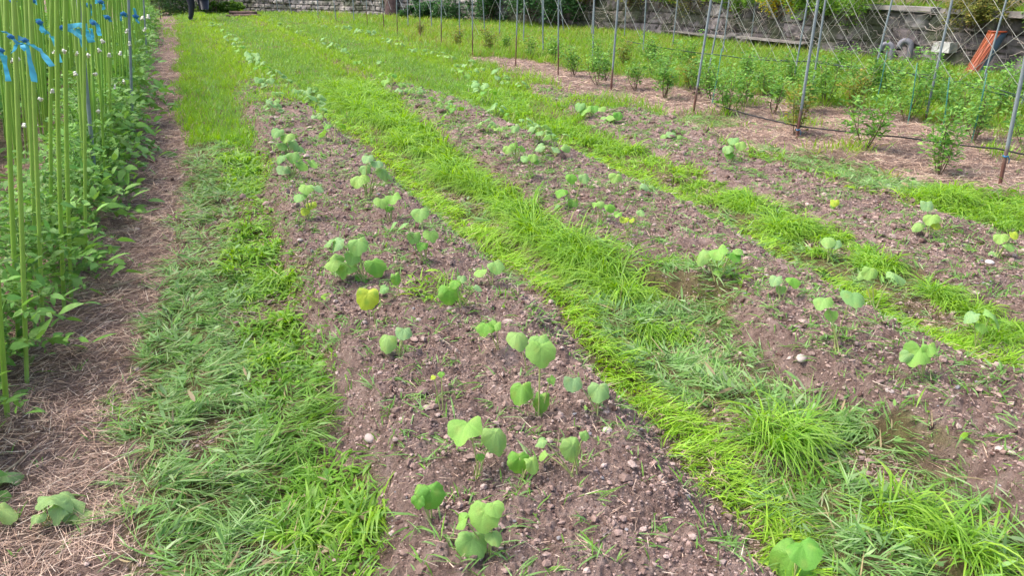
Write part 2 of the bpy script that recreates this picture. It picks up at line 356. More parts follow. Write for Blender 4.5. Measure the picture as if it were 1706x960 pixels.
    a = rs.rand(N) * 2 * PI; rr = .035 * np.sqrt(rs.rand(N)) * c[i, 3]; u = c[i, 0] + rr * np.cos(a); v = c[i, 1] + rr * np.sin(a); cu_ = rs.rand(len(c)); H = np.where(m2, np.where(c[:, 1] > 3, .235, .17), np.where(m1, np.where(c[:, 1] > 3.6, .12, .085), .12)) * (1 + .35 * vn(c[:, 0] * 6.5, c[:, 1] * 6, 4)) * (.7 + .6 * rs.rand(len(c))) * (1 + .3 * vn(c[:, 0] * 3, c[:, 1] * 2, 6))
    L = H[i] * (.55 + .7 * rs.rand(N)); lean = rs.rand(len(c)) * .9 + PI * 1.25
    az = np.where(rs.rand(N) < .45, lean[i] + rs.randn(N) * .5, a + rs.randn(N) * .4)
    tilt = .1 + .55 * rs.rand(N); curl = 1.5 + 1.1 * rs.rand(N); z = ground_z(u, v, c[i, 2]) - .005
    col = mixc(np.broadcast_to(BR, (N, 3)), YG, cu_[i] * .8 + .3 * rs.rand(N)); col = mixc(col, MG, (rs.rand(N) - .5) * 1.2) * (.85 + .3 * rs.rand(N))[:, None]
    wdt = np.where(m1[i], .009, .0056) * c[i, 3] * (.7 + .6 * rs.rand(N))
    V, Q, cc = strips(np.stack([u, v, z], -1), az, L, wdt, tilt, curl, col, 5, .22, rs.randn(N) * .4, (np.array([.42, .56, .1]), .35))
    tag(mesh_np('tall_grass', V, Q, M_GRASS, cc), 'bright arching grass tufts in the furrows', 'grass', kind='stuff')
grass()

def sprouts():
    p = scatter([(1.2, 3, 480, .85), (3, 6, 520, 1.05), (6, 12, 330, 1.5)]); u, v, r, sc = p.T; s, t, g = zones(u, v); N = len(u)
    edge = np.exp(-np.abs(u - b2(v)) / .22) + np.exp(-np.abs(u - b4(v)) / .2) * .8
    cl = np.clip(vn(u * 7, v * 7, 1) + .1, 0, 1)
    mid = sst(3.2, 5, v)
    k = rs.rand(N) < s * (.26 + 2.2 * cl * (.3 + .8 * mid) + edge * .8) * (1 + .6 * (u > 1.8)) + t * (.03 + .35 * np.clip(vn(u * 4, v * 4, 2) - .25, 0, 1)); u, v, r, sc = u[k], v[k], r[k], sc[k]; N = len(u)
    rep = 4; u = np.repeat(u, rep) + rs.randn(N * rep) * .008; v = np.repeat(v, rep) + rs.randn(N * rep) * .008; r = np.repeat(r, rep); sc = np.repeat(sc, rep); N = len(u)
    z = ground_z(u, v, r) - .002; lying = np.repeat(rs.rand(N // rep) < .5, rep)
    L = (.02 + .04 * rs.rand(N)) * np.where(lying, 1.9, 1) * (1 + .2 * (sc - 1)); rnd = rs.rand(N)
    az = rs.rand(N) * 2 * PI; az = np.where(lying, np.repeat(rs.rand(N // rep) * 2 * PI, rep) + rs.randn(N) * .5, az)
    col = mixc(np.broadcast_to(BR * .8, (N, 3)), CG, rnd * 1.3 - .2) * (.8 + .4 * rs.rand(N))[:, None]
    V, Q, cc = strips(np.stack([u, v, z], -1), az, L, (.003 + .0045 * rs.rand(N)) * sc, np.where(lying, 1.1, .35 + .5 * rs.rand(N)), .4 + .8 * rs.rand(N), col, 3, .35, rs.randn(N) * .4)
    tag(mesh_np('grass_sprouts', V, Q, M_GRASS, cc), 'small green weed sprouts scattered over the bare beds', 'weeds', kind='stuff')
sprouts()

def straw():
    p = scatter([(1.2, 2.6, 8500, .75), (2.6, 5, 6500, .9), (5, 9, 3200, 1.2), (9, 15, 1100, 1.7), (15, 28, 260, 2.6)]); u, v, r, sc = p.T; s, t, g = zones(u, v); N = len(u)
    k = rs.rand(N) < t * .92 + s * .10 + g * (.05 + .35 * (r < 6) * sst(-.05, .45, vn(u * 3.6, v * 2.9, 7) + .4 * vn(u * 11, v * 10, 0))); u, v, r, sc, t = u[k], v[k], r[k], sc[k], t[k]; N = len(u)
    n2 = vn(u * 5, v * 5, 3)
    z = ground_z(u, v, r) + rs.rand(N) ** 2 * .018 + .002
    L = (.03 + .14 * rs.rand(N) ** 2.0) * (1 + .3 * (sc - 1)); L = np.where(t < .3, L * .5, L)
    az = n2 * 2.5 + rs.randn(N) * .9 + (rs.rand(N) < .4) * PI / 2
    pal = np.array([(.62, .455, .34), (.50, .345, .255), (.35, .245, .20), (.70, .58, .46), (.16, .10, .08)])
    col = pal[rs.choice(5, N, p=[.30, .28, .2, .10, .12])] * (.75 + .5 * rs.rand(N))[:, None]
    V, Q, cc = strips(np.stack([u, v, z], -1), az, L, (.0016 + .0024 * rs.rand(N)) * sc, 1.5 + rs.randn(N) * .10, rs.randn(N) * .16, col, 2, .12, rs.randn(N) * .6)
    tag(mesh_np('straw_mulch', V, Q, M_DRY, cc), 'brown straw mulch strewn over the paths', 'straw', kind='stuff')
straw()

def ico():
    t = (1 + 5 ** .5) / 2
    v = np.array([(-1, t, 0), (1, t, 0), (-1, -t, 0), (1, -t, 0), (0, -1, t), (0, 1, t), (0, -1, -t), (0, 1, -t), (t, 0, -1), (t, 0, 1), (-t, 0, -1), (-t, 0, 1)], float)
    v /= np.linalg.norm(v[0]); f = np.array([(0, 11, 5), (0, 5, 1), (0, 1, 7), (0, 7, 10), (0, 10, 11), (1, 5, 9), (5, 11, 4), (11, 10, 2), (10, 7, 6), (7, 1, 8), (3, 9, 4), (3, 4, 2), (3, 2, 6), (3, 6, 8), (3, 8, 9), (4, 9, 5), (2, 4, 11), (6, 2, 10), (8, 6, 7), (9, 8, 1)])
    return v, f
def lumps(pos, rad, col, squash=.7, rough=.3):
    V0, F0 = ico(); N = len(pos)
    V = V0[None] * (1 + rs.randn(N, 12, 1) * rough * .6) * rad[:, None, None]
    V = V * (1 + rs.randn(N, 1, 3) * .22); V[..., 2] *= squash; V = V + pos[:, None, :]
    F = F0[None] + (np.arange(N) * 12)[:, None, None]
    return V.reshape(-1, 3), F.reshape(-1, 3), np.repeat(col, 12, 0)
def clods():
    p = scatter([(1.2, 2.6, 13000, .8), (2.6, 4.5, 8000, 1), (4.5, 7, 3200, 1.4), (7, 12, 900, 2.0)]); u, v, r, sc = p.T; s, t, g = zones(u, v); N = len(u)
    k = rs.rand(N) < s * .95 * (.6 + .4 * vn(u * 9, v * 9, 6)) + t * .03 + g * .8 * (r < 6) * sst(-.05, .45, vn(u * 3.6, v * 2.9, 7) + .4 * vn(u * 11, v * 10, 0)); u, v, r, sc = u[k], v[k], r[k], sc[k]; N = len(u)
    rad = (.0022 + .0036 * rs.rand(N) ** 2 + .012 * rs.rand(N) ** 22) * sc; z = ground_z(u, v, r) + rad * .4
    pal = np.array([(.34, .245, .21), (.25, .172, .145), (.45, .345, .30), (.13, .08, .066)]); col = pal[rs.choice(4, N, p=[.4, .28, .17, .15])] * (.8 + .4 * rs.rand(N))[:, None]
    V, F, cc = lumps(np.stack([u, v, z], -1), rad, col)
    tag(mesh_np('soil_clods', V, F, M_CLOD, cc, smooth=False), 'crumbly purplish brown soil clods on the raised beds', 'soil', kind='stuff')
    p = scatter([(1.2, 3.5, 120, 1), (3.5, 7, 60, 1.2)]); u, v, r, sc = p.T; s, t, g = zones(u, v); k = rs.rand(len(u)) < s * np.clip(.4 + vn(u * 3, v * 3, 2), 0, 1); u, v, r, sc = u[k], v[k], r[k], sc[k]; N = len(u)
    rad = (.008 + .010 * rs.rand(N) ** 2) * sc; z = ground_z(u, v, r) + rad * .2; col = np.array([.27, .19, .16]) * (.7 + .5 * rs.rand(N))[:, None]; V, F, cc = lumps(np.stack([u, v, z], -1), rad, col, .7, .35)
    tag(mesh_np('soil_lumps', V, F, M_CLOD, cc, smooth=False), 'larger crumbly lumps of earth on the beds', 'soil', kind='stuff')
    p = scatter([(1.2, 3, 110, .9), (3, 6, 60, 1.1), (6, 11, 30, 1.5)]); u, v, r, sc = p.T; s, t, g = zones(u, v); N = len(u)
    k = rs.rand(N) < s * (.45 + .9 * (u > 2)); u, v, r, sc = u[k], v[k], r[k], sc[k]; N = len(u)
    rad = (.003 + .004 * rs.rand(N) + .010 * rs.rand(N) ** 9) * sc; z = ground_z(u, v, r) + rad * .1
    pal = np.array([(.36, .28, .25), (.36, .26, .23), (.42, .35, .31), (.26, .25, .26)]); col = pal[rs.randint(0, 4, N)] * (.8 + .35 * rs.rand(N))[:, None]
    V, F, cc = lumps(np.stack([u, v, z], -1), rad, col, .55, .28)
    tag(mesh_np('pebbles', V, F, M_CLOD, cc, smooth=False), 'pale pinkish pebbles scattered in the soil', 'pebbles', kind='stuff')
clods()
# twenty or so larger stones one can pick out
STONES = [(1335, 602, .022, 'pale pink stone beside cut grass on the second bed'), (605, 541, .017, 'small pinkish grey stone left of the yellow leaf seedling'), (1648, 440, .02, 'white stone on the far right bed edge'), (1440, 373, .014, 'tiny white stone near the grass of the third bed'),
          (698, 536, .014, 'flat light stone on the middle of the nearest bed'), (1670, 755, .02, 'blue grey stone at the right edge of the second bed'), (500, 402, .014, 'pale flat stone at the left of the nearest bed'), (1012, 722, .016, 'pink stone right of the drooping leaf seedling'),
          (616, 735, .018, 'grey clod like stone near left grass'), (1482, 655, .014, 'small pink stone in the middle of second bed'), (938, 655, .010, 'small rosy stone by the large leaf seedling'), (1655, 585, .02, 'round beige stone near the right edge')]
for px, py, rd, lb in STONES:
    p = G(px, py); V0, F0 = ico(); mb = MB()
    # subdivided irregular stone
    ed = {}; V = list(V0); F = []
    def mid(a, b):
        k = (min(a, b), max(a, b))
        if k not in ed: m_ = (V[a] + V[b]) / 2; V.append(m_ / np.linalg.norm(m_)); ed[k] = len(V) - 1
        return ed[k]
    for a, b, c in F0: x, y, z = mid(a, b), mid(b, c), mid(c, a); F += [(a, x, z), (b, y, x), (c, z, y), (x, y, z)]
    V = np.array(V) * (1 + rs.randn(len(V), 1) * .07) * rd * np.array([1.2, .9, .62]) 
    mb.add(V, F, (.5, .42, .38) if 'white' not in lb else (.68, .65, .6)); o = mb.build('stone', M_STONE); at(o, p + np.array([0, 0, rd * .5]), rs.rand() * 6)
    tag(o, lb, 'stone')

# ------------------------------------------------------------ leaves and plants
def leaf_mesh(name, col, lobes=0., heart=.25, cup=.12, wav=.05, seed=0, vein=True, asp=1.0):
    R = np.random.RandomState(seed); nr, na = 7, 30; jag = R.randn(30) * .035; jag = jag + .6 * np.roll(jag, 1); fold = R.uniform(.12, .42); curl_ = R.uniform(.1, .5); V = [(0, 0, 0)]; Cc = [col]; th = np.linspace(-PI, PI, na, endpoint=False)
    ph = R.rand() * 6
    for i in range(1, nr + 1):
        q = i / nr
        for a in th:                                # a=0 is the tip direction (+Y)
            rad = .5 * (1 + jag[int(round((a + PI) / (2 * PI) * na)) % na]) * (1 - heart * max(0, -math.cos(a)) ** 6 * 1.4 + .12 * max(0, math.cos(a)) ** 8 + lobes * math.cos(5 * a) * .5 + .03 * math.sin(11 * a + ph))
            x = rad * q * math.sin(a) * asp; y = rad * q * math.cos(a) + .12 * q
            rr = math.hypot(x, y); ve = min(abs(((a / (PI / 2.5)) % 1) - .5), .5)
            z = -cup * q * q + wav * q * math.sin(3 * a + ph) * q + fold * abs(x) * (1 - .5 * q) - curl_ * max(0, y) ** 2 - .5 * curl_ * x * x * q + .012 * math.sin(x * 31 + ph) * math.sin(y * 27)
            V.append((x, y, z)); c = np.array(col) * (1.0 + (.22 if (ve > .42 and vein) else 0) * (1 - q * .6)); bl = max(0, math.sin(x * 9 + ph) * math.sin(y * 8 + seed) - .35) * (1.2 if seed == 5 else .5); c = c * (1 - bl) + np.array((.22, .42, .05) if seed == 5 else (.42, .50, .12)) * bl; Cc.append(c)
    F3 = [(0, 1 + j, 1 + (j + 1) % na) for j in range(na)]; F4 = []
    for i in range(nr - 1):
        for j in range(na): F4.append((1 + i * na + j, 1 + (i + 1) * na + j, 1 + (i + 1) * na + (j + 1) % na, 1 + i * na + (j + 1) % na))
    mb = MB(); mb.add(V, F3, np.array(Cc)); mb.f[4].append(np.array(F4))
    o = mb.build(name, M_LEAF, link=False); return o.data
LG = (.30, .53, .12); BG = (.24, .46, .145); YL = (.46, .58, .06); MGc = (.19, .44, .06)
LEAVES = {'g': [leaf_mesh('leaf', LG, .04, .3, .1, .05, 1), leaf_mesh('leaf', (.33, .54, .13), .08, .2, .2, .10, 8), leaf_mesh('leaf', (.26, .50, .10), .10, .34, .05, .12, 9), leaf_mesh('leaf', (.30, .50, .14), .07, .15, .24, .05, 10, True, .85), leaf_mesh('leaf', (.27, .49, .13), .05, .22, .16, .07, 2)],
          'b': [leaf_mesh('leaf', (.29, .49, .17), .08, .2, .2, .1, 14, True, .9), leaf_mesh('leaf', BG, .03, .3, .12, .05, 3), leaf_mesh('leaf', (.29, .49, .20), .05, .25, .16, .07, 4)],
          'y': [leaf_mesh('leaf', YL, .05, .2, .10, .08, 5)], 'm': [leaf_mesh('leaf', (.20, .42, .07), .09, .25, .22, .12, 15, True, .85), leaf_mesh('leaf', MGc, .04, .3, .14, .06, 6), leaf_mesh('leaf', (.16, .40, .06), .05, .3, .14, .06, 7)]}
def place_leaf(me, parent, pos, face, droop, size, roll=0.):
    """pos = attach point relative to parent; face = azimuth the tip points to"""
    o = bpy.data.objects.new('leaf', me); C.objects.link(o); o.parent = parent
    m = Matrix.Rotation(face - PI / 2, 4, 'Z') @ Matrix.Rotation(-droop, 4, 'X') @ Matrix.Rotation(roll, 4, 'Y')
    o.matrix_local = Matrix.Translation(Vector(pos)) @ m @ Matrix.Diagonal((size, size, size, 1)); return o
def seedling_px(base, leaves, label, group, name='squash_seedling'):
    """base pixel and leaves as (px, py, size_px, colour key)"""
    P = G(*base); e = empty(name, P, 0, label, 'seedling', group)
    d = np.hypot(P[0], P[1]); tocam = np.array([-P[0], -P[1]]) / d; slant = np.linalg.norm(P - [0, 0, CAMH])
    mb = MB(); toc = math.atan2(tocam[1], tocam[0])
    for lf in leaves:
        px, py, sp, ck = lf[:4]; r_ = ray(px, py)
        off = rs.randn() * .015                     # plane through the plant, facing the viewer
        t = ((P[0] + tocam[0] * off) * tocam[0] + (P[1] + tocam[1] * off) * tocam[1]) / (r_[0] * tocam[0] + r_[1] * tocam[1])
        q = np.array([0, 0, CAMH]) + r_ * t; q[2] = max(q[2], P[2] + .02); size = sp * slant / FPX * 1.0
        side = (px - base[0]) / max(sp, 1); az = toc + np.clip(side * .55, -1.25, 1.25) + rs.randn() * .25 + (0 if len(lf) < 5 else lf[4])
        dr = math.radians(rs.uniform(12, 42)) if len(lf) < 6 else math.radians(lf[5])
        # attach behind the middle of the blade
        a = q - P - np.array([math.cos(az) * math.cos(dr), math.sin(az) * math.cos(dr), -math.sin(dr)]) * size * .12
        me = LEAVES[ck][rs.randint(len(LEAVES[ck]))]; place_leaf(me, e, a, az, dr, size, rs.randn() * .18)
        s0 = np.array([rs.randn() * .006, rs.randn() * .006, -.01]); k = np.linspace(0, 1, 6)[:, None]
        bow = np.array([0, 0, 1.]) * size * .25 * np.sin(k * PI)
        mb.tube(s0 * (1 - k) + a * k + bow, np.linspace(.0028, .0014, 6) * max(1, slant / 3.5), 5, (.42, .47, .17))
    mb.build('stem', M_STEM, e); return e
g1 = 'young squash seedlings on the nearest bed'; g2 = 'young squash seedlings on the second bed'; g3 = 'young squash seedlings on the third bed'
NEAR = [
 ((797, 797), [(776, 711, 56, 'g'), (828, 727, 50, 'g'), (800, 760, 14, 'm')], 'two leaved light green squash seedling in the middle of the nearest bed', g1),
 ((868, 806), [(865, 768, 38, 'm', 0, 60), (888, 772, 30, 'g')], 'squash seedling with folded leaves right behind the stem of the two leaved one', g1),
 ((955, 792), [(955, 748, 42, 'g', 0, 65), (974, 724, 18, 'g'), (902, 735, 22, 'b'), (905, 758, 20, 'g')], 'squash seedling with one hanging heart shaped leaf', g1),
 ((900, 700), [(868, 648, 44, 'm'), (905, 668, 36, 'm', 0, 60), (918, 632, 15, 'g'), (902, 585, 48, 'g', 0, 55), (898, 566, 34, 'g')], 'tallest squash seedling with stacked leaves above the nearest bed', g1),
 ((880, 628), [(863, 560, 40, 'g', .3)], 'single pale leaf squash seedling left of the tall stacked one', g1),
 ((833, 590), [(808, 543, 30, 'm'), (825, 542, 22, 'g')], 'small squash seedling with two little leaves behind the bed centre', g1),
 ((1000, 700), [(999, 648, 40, 'b'), (955, 636, 32, 'b', 1.), (972, 690, 20, 'g', 0, 60)], 'bluish green squash seedling at the right edge of the nearest bed', g1),
 ((718, 870), [(718, 824, 46, 'm', 0, 60), (695, 835, 26, 'm', 0, 60), (700, 812, 22, 'm')], 'squash seedling with crumpled dark leaves near the left front', g1),
 ((815, 930), [(806, 858, 52, 'g', 0, 55), (786, 905, 52, 'g'), (824, 846, 30, 'g'), (770, 868, 30, 'g'), (822, 892, 30, 'g')], 'closest bushy squash seedling at the bottom middle', g1),
 ((668, 597), [(645, 566, 36, 'g'), (673, 552, 28, 'b')], 'two leaf squash seedling on the left half of the nearest bed', g1),
 ((738, 690), [(735, 622, 12, 'm'), (722, 628, 10, 'y')], 'thin leafless looking squash seedling stalk standing on the nearest bed', g1),
 ((627, 545), [(612, 494, 38, 'y', 0, 50)], 'squash seedling with one bright yellow leaf', g1),
 ((608, 470), [(596, 405, 34, 'g'), (562, 404, 28, 'b'), (578, 444, 38, 'g'), (556, 434, 36, 'g', -.6), (588, 425, 28, 'g'), (625, 440, 36, 'm'), (604, 462, 26, 'm'), (548, 402, 24, 'b')], 'bushiest squash seedling with eight leaves beside the yellow one', g1),
 ((664, 500), [(660, 462, 22, 'm', 0, 55), (640, 480, 18, 'b')], 'little drooping squash seedling right of the bushiest one', g1),
 ((765, 520), [(748, 487, 36, 'm', 0, 60), (758, 470, 20, 'm'), (795, 478, 18, 'b'), (770, 462, 18, 'b')], 'squash seedling with a hanging dark leaf near the right edge of the nearest bed', g1),
 ((818, 480), [(800, 452, 24, 'g'), (826, 440, 30, 'g')], 'squash seedling half hidden against the yellow grass edge', g1),
 ((708, 440), [(690, 392, 24, 'g'), (718, 390, 26, 'g'), (703, 408, 20, 'm'), (672, 374, 24, 'b', -.5), (700, 352, 30, 'g'), (655, 374, 22, 'b')], 'wide squash seedling with leaves spread like an umbrella', g1),
 ((652, 372), [(635, 335, 24, 'g'), (655, 328, 26, 'g'), (648, 345, 16, 'm')], 'tent shaped squash seedling behind the umbrella like one', g1),
 ((612, 335), [(598, 297, 30, 'g'), (608, 280, 20, 'b'), (640, 285, 28, 'g'), (628, 270, 22, 'b'), (612, 262, 20, 'b'), (650, 292, 18, 'g')], 'broad leafed squash seedling in the right row where grass begins', g1),
 ((513, 368), [(500, 326, 24, 'b'), (510, 312, 24, 'g'), (530, 312, 20, 'b'), (518, 340, 18, 'y'), (508, 350, 16, 'y')], 'squash seedling with yellow lower leaves in the left row', g1),
 ((490, 300), [(473, 280, 24, 'b'), (500, 272, 26, 'g'), (520, 270, 22, 'g'), (468, 262, 20, 'b'), (488, 258, 22, 'g')], 'dense squash seedling behind the yellow leaved one in the left row', g1),
 ((478, 258), [(462, 218, 22, 'b'), (478, 226, 22, 'g'), (490, 238, 22, 'b'), (470, 240, 20, 'g'), (498, 248, 20, 'b')], 'leafy squash seedling farther up the left row', g1),
 ((1195, 468), [(1170, 424, 30, 'g'), (1197, 418, 30, 'g'), (1222, 424, 26, 'm'), (1197, 452, 18, 'g'), (1230, 418, 20, 'g')], 'squash seedling with five light leaves in the open middle of the second bed', g2),
 ((1048, 398), [(1067, 352, 16, 'b'), (1040, 364, 16, 'y'), (1052, 366, 10, 'y'), (1030, 356, 14, 'g')], 'squash seedling with two crossing pale stalks on the second bed', g2),
 ((1003, 374), [(1000, 338, 16, 'g'), (1016, 344, 18, 'm'), (992, 340, 12, 'g')], 'upright thin squash seedling left of the crossing stalks', g2),
 ((953, 350), [(952, 294, 20, 'm'), (973, 294, 20, 'b'), (936, 318, 22, 'm'), (955, 337, 18, 'g', 0, 60), (928, 344, 14, 'b')], 'tall squash seedling with a pair of top leaves on the second bed', g2),
 ((884, 298), [(876, 262, 18, 'b'), (888, 260, 18, 'g'), (894, 266, 14, 'm')], 'squash seedling on pale stalks at the left of the second bed', g2),
 ((860, 270), [(855, 240, 18, 'm'), (846, 246, 18, 'g'), (858, 212, 16, 'b'), (870, 244, 16, 'm')], 'dark leafed squash seedling behind the pale stalked one', g2),
 ((1030, 320), [(1026, 294, 20, 'g'), (1075, 310, 22, 'b', .6), (1018, 290, 14, 'g'), (1088, 310, 14, 'g')], 'low squash seedling in the grass edge right of the pale stalked ones', g2),
 ((1392, 585), [(1372, 500, 30, 'g'), (1422, 492, 38, 'b', .5), (1385, 524, 20, 'g', 0, 55)], 'tall two armed squash seedling on the second bed', g2),
 ((1300, 500), [(1292, 465, 22, 'b'), (1322, 466, 24, 'm'), (1302, 480, 18, 'g')], 'faint squash seedling left of the tall two armed one', g2),
 ((1456, 528), [(1450, 452, 24, 'g'), (1492, 458, 30, 'b', .8), (1452, 486, 16, 'y'), (1436, 455, 18, 'g')], 'squash seedling against grass at the second furrow', g2),
 ((1534, 640), [(1530, 586, 40, 'g'), (1512, 592, 22, 'b'), (1548, 580, 22, 'g')], 'squash seedling with one broad leaf on the right part of the second bed', g2),
 ((1622, 590), [(1655, 526, 34, 'g', .8), (1618, 526, 24, 'b', -.5), (1636, 545, 18, 'g')], 'leaning squash seedling at the far edge of the second bed', g2),
 ((1546, 400), [(1552, 362, 22, 'g'), (1530, 374, 20, 'g'), (1545, 340, 20, 'b'), (1560, 374, 16, 'y')], 'three tiered squash seedling on the third bed', g3),
 ((1660, 432), [(1668, 394, 20, 'g'), (1680, 408, 18, 'g'), (1658, 424, 18, 'b'), (1690, 390, 14, 'y')], 'squash seedling right of the three tiered one on the third bed', g3),
 ((1390, 352), [(1391, 336, 14, 'y'), (1388, 342, 10, 'g')], 'tiny yellowish squash seedling on the third bed', g3),
 ((1220, 270), [(1213, 245, 20, 'b'), (1222, 232, 18, 'b'), (1234, 240, 18, 'g'), (1215, 256, 16, 'm')], 'bluish squash seedling standing alone below the mulch', g3),
 ((1125, 232), [(1118, 222, 16, 'b'), (1132, 226, 14, 'g'), (1105, 226, 14, 'g')], 'low squash seedling left of the bluish lone one', g3),
 ((1023, 205), [(1018, 194, 18, 'g'), (1030, 190, 18, 'm'), (1008, 196, 16, 'g')], 'bright squash seedling beside the mulch heap', g3),
 ((985, 195), [(975, 182, 20, 'g'), (990, 178, 20, 'm'), (1002, 180, 16, 'g'), (966, 175, 18, 'b')], 'clumped squash seedlings left of the bright one', g3),
 ((1325, 985), [(1318, 935, 76, 'm', 0, 50), (1340, 915, 50, 'm')], 'closest squash seedling at the bottom right with dark folded leaves', g1),
 ((1378, 440), [(1380, 398, 26, 'g'), (1392, 404, 20, 'b')], 'pale squash seedling in the furrow beyond the second bed', g2)]
for b_, l_, lab, gr in NEAR: seedling_px(b_, l_, lab, gr)
# far seedlings: prototype clumps copied along the rows
def seedling_proto(seed, n, key):
    R = np.random.RandomState(seed); e = empty('squash_seedling', (0, 0, 0)); mb = MB()
    for i in range(n):
        a = i * 2.4 + R.rand(); rr = .03 + .07 * R.rand(); h = .07 + .08 * R.rand(); p = np.array([math.cos(a) * rr, math.sin(a) * rr, h])
        kk = key[R.randint(len(key))]; place_leaf(LEAVES[kk][R.randint(len(LEAVES[kk]))], e, p, a + R.randn() * .3, math.radians(R.uniform(5, 35)), R.uniform(.05, .105), R.randn() * .3)
        k = np.linspace(0, 1, 4)[:, None]; mb.tube(p * k + np.array([0, 0, .02]) * np.sin(k * PI), .0035, 4, (.42, .47, .17))
    mb.build('stem', M_STEM, e); return e
protos = [seedling_proto(11, 5, 'gb'), seedling_proto(12, 7, 'b'), seedling_proto(13, 6, 'bbg'), seedling_proto(14, 4, 'gm')]
used = set()
ROWS = [('left row of the nearest bed', g1, [(455, 195), (462, 178), (440, 150), (432, 128), (425, 112), (415, 98), (408, 88), (398, 78), (388, 68), (376, 60), (365, 52), (352, 46)]),
        ('right row of the nearest bed', g1, [(560, 238), (540, 205), (520, 185), (500, 172), (520, 160), (478, 150), (462, 138), (448, 126), (436, 116), (420, 104), (404, 94), (395, 84), (380, 72)]),
        ('left row of the second bed', g2, [(835, 235), (815, 222), (760, 205), (745, 190), (722, 182), (735, 170), (700, 165), (672, 158), (655, 148), (636, 116), (600, 118), (585, 100), (570, 96), (558, 86), (545, 76), (520, 74), (500, 62), (480, 56), (468, 46), (452, 40)]),
        ('right row of the second bed', g2, [(925, 262), (900, 240), (870, 222), (850, 208), (830, 195), (812, 178), (800, 160), (790, 150), (775, 136), (765, 122)]),
        ('left row of the third bed', g3, [(870, 152), (845, 146), (830, 138), (800, 128), (782, 118), (752, 106), (738, 100), (724, 98), (712, 96), (690, 94), (668, 84), (655, 80), (640, 76), (618, 62), (596, 60), (575, 55), (560, 50), (540, 48), (525, 42)])]
for rn, gr, pts in ROWS:
    for i, (px, py) in enumerate(pts):
        k = rs.randint(4); e = protos[k] if k not in used else copy_tree(protos[k]); used.add(k)
        if e is not protos[k]: pass
        p = G(px + rs.uniform(-3, 3), py + rs.uniform(-2, 2)); at(e, p, rs.rand() * 6.28, rs.uniform(.75, 1.2) * (1 + .15 * min(1, p[1] / 15)))
        tag(e, '%s far squash seedling counted from the camera in the %s' % (ORD[i] if i < 20 else 'last', rn), 'seedling', gr)
for k in range(4):
    if k not in used: at(protos[k], G(470 + 20 * k, 60)); tag(protos[k], 'far pale squash seedling in the green field', 'seedling', g2)

# broad leafed young plants, lower left
LEAVES['c'] = [leaf_mesh('leaf', (.38, .56, .17), .05, .08, .10, .16, 21, True, .8), leaf_mesh('leaf', (.32, .50, .18), .07, .08, .16, .14, 23, True, .75)]
for b_, l_, lb in [((78, 884), [(88, 830, 46, 'c', 1.2, 5), (110, 838, 58, 'c', .5, 10), (134, 858, 46, 'c', .5, 8), (98, 848, 34, 'c', -.2, 25), (62, 862, 26, 'c', -1.2, 10)], 'young broad leafed plant with crinkled pale leaves on the straw'),
                   ((-4, 815), [(16, 792, 46, 'c', .5, 15), (8, 806, 34, 'c', .2, 30)], 'broad leafed plant cut by the left picture edge'), ((-4, 880), [(8, 853, 34, 'c', .4, 20), (30, 868, 18, 'y', .4, 20)], 'small broad leafed plant low at the left picture edge')]:
    e = seedling_px(b_, l_, lb, None, 'broad_leafed_plant'); e['category'] = 'plant'

def foliage(centers, nper, spread, size, cols, R, elong=.5, zmin=.02, up=.2):
    """leaf blades around centre points (Nc,4: x,y,z,r)"""
    c = np.asarray(centers, float); N = len(c) * nper; i = np.repeat(np.arange(len(c)), nper)
    d = R.randn(N, 3); d /= np.linalg.norm(d, axis=1)[:, None]; rad = R.rand(N) ** .45
    p = c[i, :3] + d * (c[i, 3] * rad)[:, None] * spread; p[:, 2] = np.maximum(p[:, 2], zmin)
    az = np.arctan2(d[:, 1], d[:, 0]) + R.randn(N) * .8; L = size * (.6 + .8 * R.rand(N)); cl = np.asarray(cols)[R.randint(len(cols), size=N)] * (.75 + .5 * R.rand(N))[:, None]
    return strips(p, az, L, L * elong, .9 - up + R.rand(N) * .9, .3 + R.rand(N) * .8, cl, 3, .42, R.randn(N) * .5)
